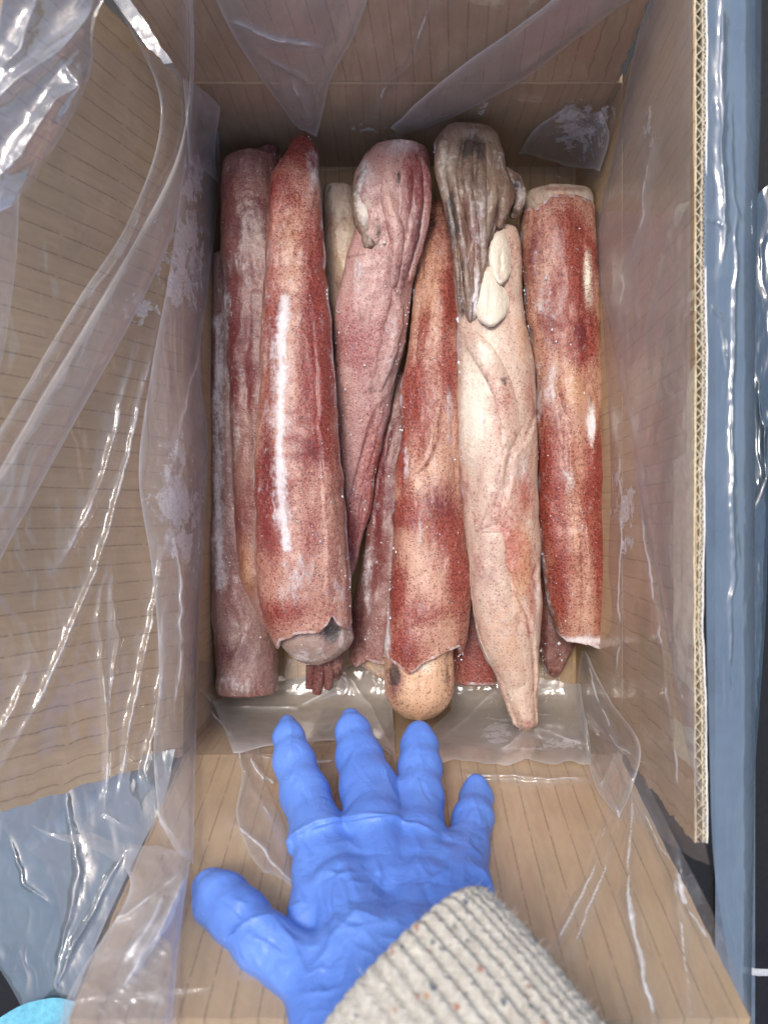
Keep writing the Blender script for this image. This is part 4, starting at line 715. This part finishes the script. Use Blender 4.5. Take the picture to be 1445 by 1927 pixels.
# ------------------------------------------------------------------ small surroundings
tag(limb('fabric_strip', [(1395, 1824, .60, 7), (1430, 1830, .60, 7), (1500, 1830, .60, 7)], plain('white_tape', (.45, .46, .48), .8, .2, .5, 600), None, 30, 12, .25, .1, 3, tipround=False), 'thin white fabric strip lying on the dark ground at the lower right edge', 'strip')
cl = sheet('pale_blue_cloth', [(-60, 1960), (0, 1915), (60, 1885), (110, 1880), (170, 1905)], [(-60, 2080), (0, 2080), (60, 2080), (110, 2080), (200, 2060)], plain('sky_blue_cloth', (.16, .46, .60), .8, .2, .4, 300), None, 0, 60, 40, [], 71, 1.5, (60, 100), depth=lambda x, y: .44 + 0 * x)
tag(cl, 'pale blue cloth just showing at the lower left corner', 'cloth')

# ------------------------------------------------------------------ person: gloved hand and sweater sleeve
person = empty('person', tuple(W(760, 1900, .34))); tag(person, 'person reaching in with a blue nitrile glove and a flecked cream knitted sleeve', 'person')
HD = []                                               # capsules: p0, p1, r0, r1
def cap(pts):
    for (a_, b_) in zip(pts[:-1], pts[1:]):
        p0, p1 = W(*a_[:3]), W(*b_[:3]); HD.append((p0, p1, a_[3] / F * a_[2], b_[3] / F * b_[2]))
cap([(541, 1360, .470, 15), (543, 1385, .464, 27), (553, 1432, .452, 37), (574, 1495, .434, 44), (606, 1580, .405, 48), (650, 1680, .374, 60)])
cap([(660, 1348, .472, 16), (664, 1374, .466, 31), (676, 1425, .453, 42), (693, 1480, .436, 51), (706, 1560, .406, 54), (725, 1680, .371, 62)])
cap([(788, 1378, .468, 22), (789, 1400, .464, 33), (790, 1445, .452, 39), (790, 1500, .434, 42), (788, 1580, .405, 50), (795, 1680, .373, 62)])
cap([(896, 1476, .450, 20), (896, 1500, .446, 29), (890, 1540, .430, 36), (876, 1600, .408, 41), (862, 1660, .384, 52), (840, 1740, .360, 60)])
cap([(400, 1672, .384, 38), (418, 1696, .376, 52), (452, 1730, .365, 55), (500, 1778, .350, 55), (560, 1825, .342, 62), (640, 1840, .335, 76)])
cap([(650, 1680, .370, 66), (690, 1800, .338, 85), (720, 1960, .303, 95)])
cap([(795, 1690, .370, 66), (770, 1800, .338, 85), (760, 1960, .303, 95)])
cap([(640, 1640, .385, 52), (840, 1650, .385, 54)])
cap([(596, 1560, .412, 44), (606, 1640, .390, 50), (590, 1740, .364, 52)])
cap([(862, 1620, .398, 48), (880, 1720, .366, 50)])
cap([(590, 1850, .335, 62), (640, 1990, .305, 80)])
cap([(865, 1680, .374, 58), (820, 1800, .340, 75)])
vs = .00085
lo = np.min([np.minimum(p0 - r0, p1 - r1) for p0, p1, r0, r1 in HD], 0) - .006; hi = np.max([np.maximum(p0 + r0, p1 + r1) for p0, p1, r0, r1 in HD], 0) + .006
nn = ((hi - lo) / vs).astype(int) + 1
ax = [np.arange(nn[k], dtype=np.float32) * vs + lo[k] for k in range(3)]
SD = np.full(nn, .05, np.float32); KS = .0055
for p0, p1, r0, r1 in HD:
    r = max(r0, r1); l_ = np.minimum(p0, p1) - r - .012; h_ = np.maximum(p0, p1) + r + .012
    i0 = np.clip(((l_ - lo) / vs).astype(int), 0, nn); i1 = np.clip(((h_ - lo) / vs).astype(int) + 1, 0, nn)
    sl = tuple(slice(i0[k], i1[k]) for k in range(3))
    X = ax[0][sl[0]][:, None, None]; Y = ax[1][sl[1]][None, :, None]; Z = ax[2][sl[2]][None, None, :]
    d = p1 - p0; L2 = float(d @ d)
    t = np.clip(((X - p0[0]) * d[0] + (Y - p0[1]) * d[1] + (Z - p0[2]) * d[2]) / L2, 0, 1)
    q = np.sqrt((X - p0[0] - t * d[0]) ** 2 + (Y - p0[1] - t * d[1]) ** 2 + (1.28 * (Z - p0[2] - t * d[2])) ** 2) - (r0 + (r1 - r0) * t)
    o = SD[sl]; hh = np.clip(.5 + .5 * (o - q) / KS, 0, 1); SD[sl] = o * (1 - hh) + q * hh - KS * hh * (1 - hh)
def surface_nets(S, lo, vs):
    ins = S < 0; n0, n1, n2 = S.shape
    cr = np.zeros((n0-1, n1-1, n2-1), np.uint8)
    corners = [(a, b, c) for a in (0, 1) for b in (0, 1) for c in (0, 1)]
    for a, b, c in corners: cr += ins[a:n0-1+a, b:n1-1+b, c:n2-1+c]
    act = np.argwhere((cr > 0) & (cr < 8)); idx = -np.ones(cr.shape, np.int64); idx[tuple(act.T)] = np.arange(len(act))
    acc = np.zeros((len(act), 3)); cnt = np.zeros(len(act))
    for k in range(3):
        for a in (0, 1):
            for b in (0, 1):
                o0 = [0, 0, 0]; o1 = [0, 0, 0]; oth = [q for q in range(3) if q != k]
                o0[oth[0]] = o1[oth[0]] = a; o0[oth[1]] = o1[oth[1]] = b; o1[k] = 1
                s0 = S[tuple((act + o0).T)]; s1 = S[tuple((act + o1).T)]; m = (s0 < 0) != (s1 < 0)
                t = np.where(m, s0 / np.where(m, s0 - s1, 1), 0); p = act + np.array(o0, float); p[:, k] += t
                acc += p * m[:, None]; cnt += m
    V = acc / np.maximum(cnt, 1)[:, None] * vs + lo
    Fs = []
    for k in range(3):
        a, b = [q for q in range(3) if q != k]
        sl0 = [slice(1, -1)] * 3; sl0[k] = slice(0, -1); sl1 = list(sl0); sl1[k] = slice(1, None)
        A = ins[tuple(sl0)]; B = ins[tuple(sl1)]; e = np.argwhere(A != B); flip = A[tuple(e.T)]
        off = np.ones(3, int); off[k] = 0; e = e + off
        ea = np.zeros(3, int); ea[a] = 1; eb_ = np.zeros(3, int); eb_[b] = 1
        ok = (e[:, k] < cr.shape[k]); e = e[ok]; flip = flip[ok]
        def g(q):
            q = np.minimum(q, np.array(cr.shape) - 1); return idx[tuple(q.T)]
        q = np.stack([g(e - ea - eb_), g(e - eb_), g(e), g(e - ea)], -1)
        if k == 1: q = q[:, ::-1]
        q = np.where(flip[:, None], q, q[:, ::-1]); q = q[(q >= 0).all(1)]; Fs.append(q)
    return V, np.concatenate(Fs)
V, Fc = surface_nets(SD, lo, vs)
def normals(V, Fc):
    n = np.cross(V[Fc[:, 2]] - V[Fc[:, 0]], V[Fc[:, 3]] - V[Fc[:, 1]]); N = np.zeros_like(V)
    for k in range(4): np.add.at(N, Fc[:, k], n)
    return N / np.maximum(np.linalg.norm(N, axis=1), 1e-12)[:, None]
def relax(V, Fc, it):
    for _ in range(it):
        A = np.zeros_like(V); c = np.zeros(len(V))
        for k in range(4):
            np.add.at(A, Fc[:, k], V[Fc[:, (k + 1) % 4]] + V[Fc[:, (k - 1) % 4]]); np.add.at(c, Fc[:, k], 2)
        V = V * .5 + .5 * A / c[:, None]
    return V
V = relax(V, Fc, 5); N = normals(V, Fc)
px, py = proj(V); up = np.clip(N[:, 2] * 2 + .3, 0, 1)
Gf = [('step', [(548, 1640), (556, 1580), (600, 1552), (690, 1540), (760, 1542)], 3.77, 20.8), ('crease', [(560, 1572), (640, 1552), (745, 1542), (835, 1580)], 3.48, 7.2), ('bump', 0, 0, 1, 1, 0), ('bump', 0, 0, 1, 1, 0),
      ('step', [(432, 1800), (430, 1765), (470, 1732), (535, 1712)], -3.48, 19.2), ('crease', [(428, 1790), (440, 1752), (500, 1722), (545, 1708)], 3.19, 5.6), ('crease', [(840, 1575), (880, 1588), (915, 1620)], 2.61, 6.4), ('crease', [(860, 1600), (830, 1650), (790, 1670)], 2.32, 7.2), ('crease', [(880, 1610), (910, 1650), (925, 1680)], 2.61, 5.6),
      ('bump', 0, 0, 1, 1, 0), ('bump', 0, 0, 1, 1, 0), ('bump', 0, 0, 1, 1, 0), ('crease', [(720, 1440), (745, 1500), (752, 1520)], 1.89, 5.6), ('bump', 0, 0, 1, 1, 0), ('bump', 0, 0, 1, 1, 0), ('bump', 0, 0, 1, 1, 0),
      ('crease', [(700, 1570), (715, 1650), (705, 1700)], 1.59, 7.2), ('crease', [(770, 1560), (790, 1610), (770, 1650)], 1.74, 6.4), ('crease', [(600, 1640), (640, 1650), (690, 1640)], 1.59, 7.2), ('bump', 0, 0, 1, 1, 0), ('crease', [(520, 1740), (560, 1790), (590, 1870)], 2.03, 8.0), ('crease', [(470, 1790), (500, 1830), (540, 1870)], 1.59, 6.4), ('crease', [(550, 1620), (570, 1700), (545, 1710)], 1.74, 6.4)]

for _ in range(64):                                   # many small sharp folds where the loose glove bunches up
    x0 = random.uniform(560, 900); y0 = random.uniform(1545, 1880); an = random.gauss(math.pi / 2, .55) if random.random() < .6 else random.gauss(0.15, .35)
    l0 = random.uniform(35, 120); x1, y1 = x0 + math.cos(an) * l0, y0 + math.sin(an) * l0; bx = random.uniform(-14, 14)
    Gf.append(('crease', [(x0, y0), ((x0 + x1) / 2 + bx, (y0 + y1) / 2 + bx * .5), (x1, y1)], random.choice((-1, 1, 1)) * random.uniform(.6, 1.5), random.uniform(4, 8)))
for _ in range(14):
    x0 = random.uniform(400, 540); y0 = 1700 + (x0 - 400) * .7 + random.uniform(-40, 60); an = random.gauss(.8, .6); l0 = random.uniform(25, 70)
    Gf.append(('crease', [(x0, y0), (x0 + math.cos(an) * l0, y0 + math.sin(an) * l0)], random.uniform(.5, 1.2), random.uniform(4, 7)))
for xa, ya, xb, yb in ((545, 1400, 590, 1530), (665, 1400, 700, 1520), (789, 1410, 792, 1530), (895, 1510, 872, 1600), (420, 1690, 520, 1790)):
    for _ in range(5):                                 # shallow folds running along the fingers
        a0 = random.uniform(0, .6); a1 = a0 + random.uniform(.25, .5); o0, o1 = random.uniform(-24, 24), random.uniform(-24, 24)
        Gf.append(('crease', [(xa + (xb - xa) * a0 + o0, ya + (yb - ya) * a0), (xa + (xb - xa) * a1 + o1, ya + (yb - ya) * a1)], random.choice((-1, 1)) * random.uniform(.5, 1.0), random.uniform(4, 7)))
for fx, fy in ((541, 1372), (662, 1362), (789, 1395), (896, 1495)):   # loose latex pinched flat at the fingertips
    Gf.append(('crease', [(fx - 4, fy - 26), (fx + random.uniform(-6, 6), fy + 8), (fx + 8, fy + 55)], 1.3, 5))
    Gf.append(('crease', [(fx - 22, fy + 14), (fx + 4, fy + 26), (fx + 24, fy + 20)], -.3, 5))
h = feat(px, py, Gf)
r1_ = ridged(px / 62 + (fbm(px / 80, py / 80, 0, 4) - .5) * 2, py / 110 + (fbm(px / 90, py / 90, 0, 5) - .5) * 2, 81, 2)
r2_ = ridged((px + py) / 70 + (fbm(px / 50, py / 50, 0, 6) - .5) * 2, (py - px) / 50, 83, 2)
pal = .25 + .75 * sstep(1500, 1570, py)
h = h + pal * (.0017 * (r1_ - .4) + .0004 * (r2_ - .4)) + pal * .0010 * (fbm(px / 55, py / 55, V[:, 2] * 20, 85, 3) - .5)
V = V + N * (h * .85 * (.08 + .92 * up))[:, None]
gg = NG('blue_nitrile'); tc = gg.n('TexCoord').outputs['Object']
n1 = gg.noise(tc, 60, 4, .6, 1.5); n2 = gg.noise(tc, 1500, 2, .6); n3 = gg.noise(tc, 25, 3, .5)
colg = gg.mix(gg.ss(.35, .7, n3), (.105, .225, .66), (.135, .275, .75))
M['glove'] = gg.fin(gg.n('BsdfPrincipled', ins={'Base Color': colg, 'Roughness': .42, 'Specular IOR Level': .45, 'Normal': gg.bump(gg.math('ADD', n1, gg.math('MULTIPLY', n2, .04)), .3, .004), 'Subsurface Weight': .06, 'Subsurface Scale': .003}))
mesh_obj('gloved_hand', V, Fc, M['glove'], person)
# sleeve: ribbed knitted cuff on an axis that comes up towards the lens
A0 = W(742, 1836, .306); A1 = W(935, 2090, .275); A2 = W(1130, 2500, .23)
n, k = 260, 900
t = np.linspace(0, 1, n); axis = (1 - t)[:, None] ** 2 * A0 + (2 * t * (1 - t))[:, None] * A1 + (t ** 2)[:, None] * A2
Tn = np.gradient(axis, axis=0); Tn /= np.linalg.norm(Tn, axis=1)[:, None]
S_ = np.cross(Tn, np.array([0, 0, 1.])); S_ /= np.linalg.norm(S_, axis=1)[:, None]; U_ = np.cross(S_, Tn)
th = np.linspace(0, 2 * np.pi, k, endpoint=False)
rad = .0495 + .004 * t
ribs = 52; L = np.linalg.norm(A1 - A0) + np.linalg.norm(A2 - A1); sv = t * L / .0042
rr = rad[:, None] * (1 + .06 * (fbm(t[:, None] * 5, np.cos(th)[None] * 1.5, np.sin(th)[None] * 1.5, 91) - .5)) 
rib = .0012 * np.sin(th * ribs)[None, :] * (1 + 0 * t[:, None])
loop = .00022 * np.sin(2 * np.pi * (sv[:, None] + .5 * np.abs(np.sin(th * ribs))[None, :]))
rr = rr + rib + loop + .0012 * (fbm(t[:, None] * 120, th[None] * 60, 0, 93, 2) - .5)
rr = rr - .004 * np.exp(-t * 60)[:, None]
V = axis[:, None] + S_[:, None] * (rr * np.cos(th) * 1.0)[..., None] + U_[:, None] * (rr * np.sin(th) * .92)[..., None]
inner = []
for s, q in ((.97, 0), (.94, 2), (.93, 8), (.92, 30)): inner.append(axis[q] + (V[q] - axis[q]) * s)
V = np.concatenate([np.array(inner)[::-1], V])
uvv = np.stack([np.broadcast_to(th[None] / (2 * np.pi) * .286, V.shape[:2]), np.broadcast_to(np.r_[np.zeros(4), t * L][:, None], V.shape[:2])], -1)
ks = NG('flecked_cream_wool'); uv = ks.n('UVMap').outputs[0]; tc = ks.n('TexCoord').outputs['Object']
n1 = ks.noise(tc, 900, 3, .7); n2 = ks.noise(tc, 90, 3, .6); n3 = ks.noise(tc, 320, 4, .7)
col = ks.mix(ks.ss(.3, .7, n3), (.47, .44, .38), (.68, .65, .58)); col = ks.mix(ks.math('MULTIPLY', ks.ss(.5, .8, n1), .5), col, (.74, .71, .62)); col = ks.mix(ks.math('MULTIPLY', ks.ss(.45, .75, n2), .35), col, (.42, .40, .35))
for i, (cc, sc, thr) in enumerate((((.05, .08, .13), 210, .90), ((.42, .13, .07), 230, .93), ((.08, .12, .15), 300, .92), ((.45, .22, .10), 280, .95))):
    mp = ks.n('Mapping', ins={'Vector': tc, 'Location': (i * 1.7, i * .9, 0)}).outputs[0]
    wv = ks.n('VectorMath', operation='ADD', ins={0: mp, 1: ks.n('VectorMath', operation='SCALE', ins={0: ks.n('TexNoise', ins={'Vector': tc, 'Scale': 500}).outputs['Color'], 'Scale': .003}).outputs[0]}).outputs[0]
    vo = ks.n('TexVoronoi', ins={'Vector': wv, 'Scale': sc}); rs = ks.n('SeparateXYZ', ins={'Vector': vo.outputs['Color']}).outputs[0]
    f = ks.math('MULTIPLY', ks.math('SUBTRACT', 1.0, ks.ss(.2, .38, vo.outputs['Distance'])), ks.math('GREATER_THAN', rs, thr)); col = ks.mix(ks.math('MULTIPLY', f, .8), col, cc)
M['wool'] = ks.fin(ks.n('BsdfPrincipled', ins={'Base Color': col, 'Roughness': .95, 'Specular IOR Level': .1, 'Sheen Weight': .3, 'Normal': ks.bump(ks.math('ADD', n1, n3), .8, .0015)}))
mesh_obj('sweater_sleeve', V, grid_faces(n + 4, k, True), M['wool'], person, uv=uvv)

# loose fibres standing off the knit
fz_n = 5200; ii = rng.integers(4, n + 2, fz_n); jj = rng.integers(0, k, fz_n); base = V[ii, jj]; cen = axis[np.clip(ii - 4, 0, n - 1)]
out = base - cen; out /= np.linalg.norm(out, axis=1)[:, None]; tdir = Tn[np.clip(ii - 4, 0, n - 1)]
r_ = rng.normal(0, .7, (fz_n, 3)); dirn = out * .7 + r_; dirn /= np.linalg.norm(dirn, axis=1)[:, None]; dirn += out * .5
ln = rng.uniform(.0012, .0038, fz_n)[:, None]; sdw = np.cross(dirn, out); sdw /= np.maximum(np.linalg.norm(sdw, axis=1), 1e-6)[:, None]; sdw *= .00007
b0 = base - out * .0003; m0 = b0 + dirn * ln * .55 + out * .0003; t0 = b0 + dirn * ln + rng.normal(0, .0004, (fz_n, 3))
FV = np.stack([b0 - sdw, b0 + sdw, m0 + sdw, m0 - sdw, t0], 1).reshape(-1, 3); q = np.arange(fz_n)[:, None] * 5
mf = plain('wool_fibre', (.62, .59, .52), .9, .1)
tag(mesh_obj('fuzz', FV, np.concatenate([q + np.array([[0, 1, 2]]), q + np.array([[0, 2, 3]]), q + np.array([[3, 2, 4]])]), mf, person, smooth=False), kind='stuff')
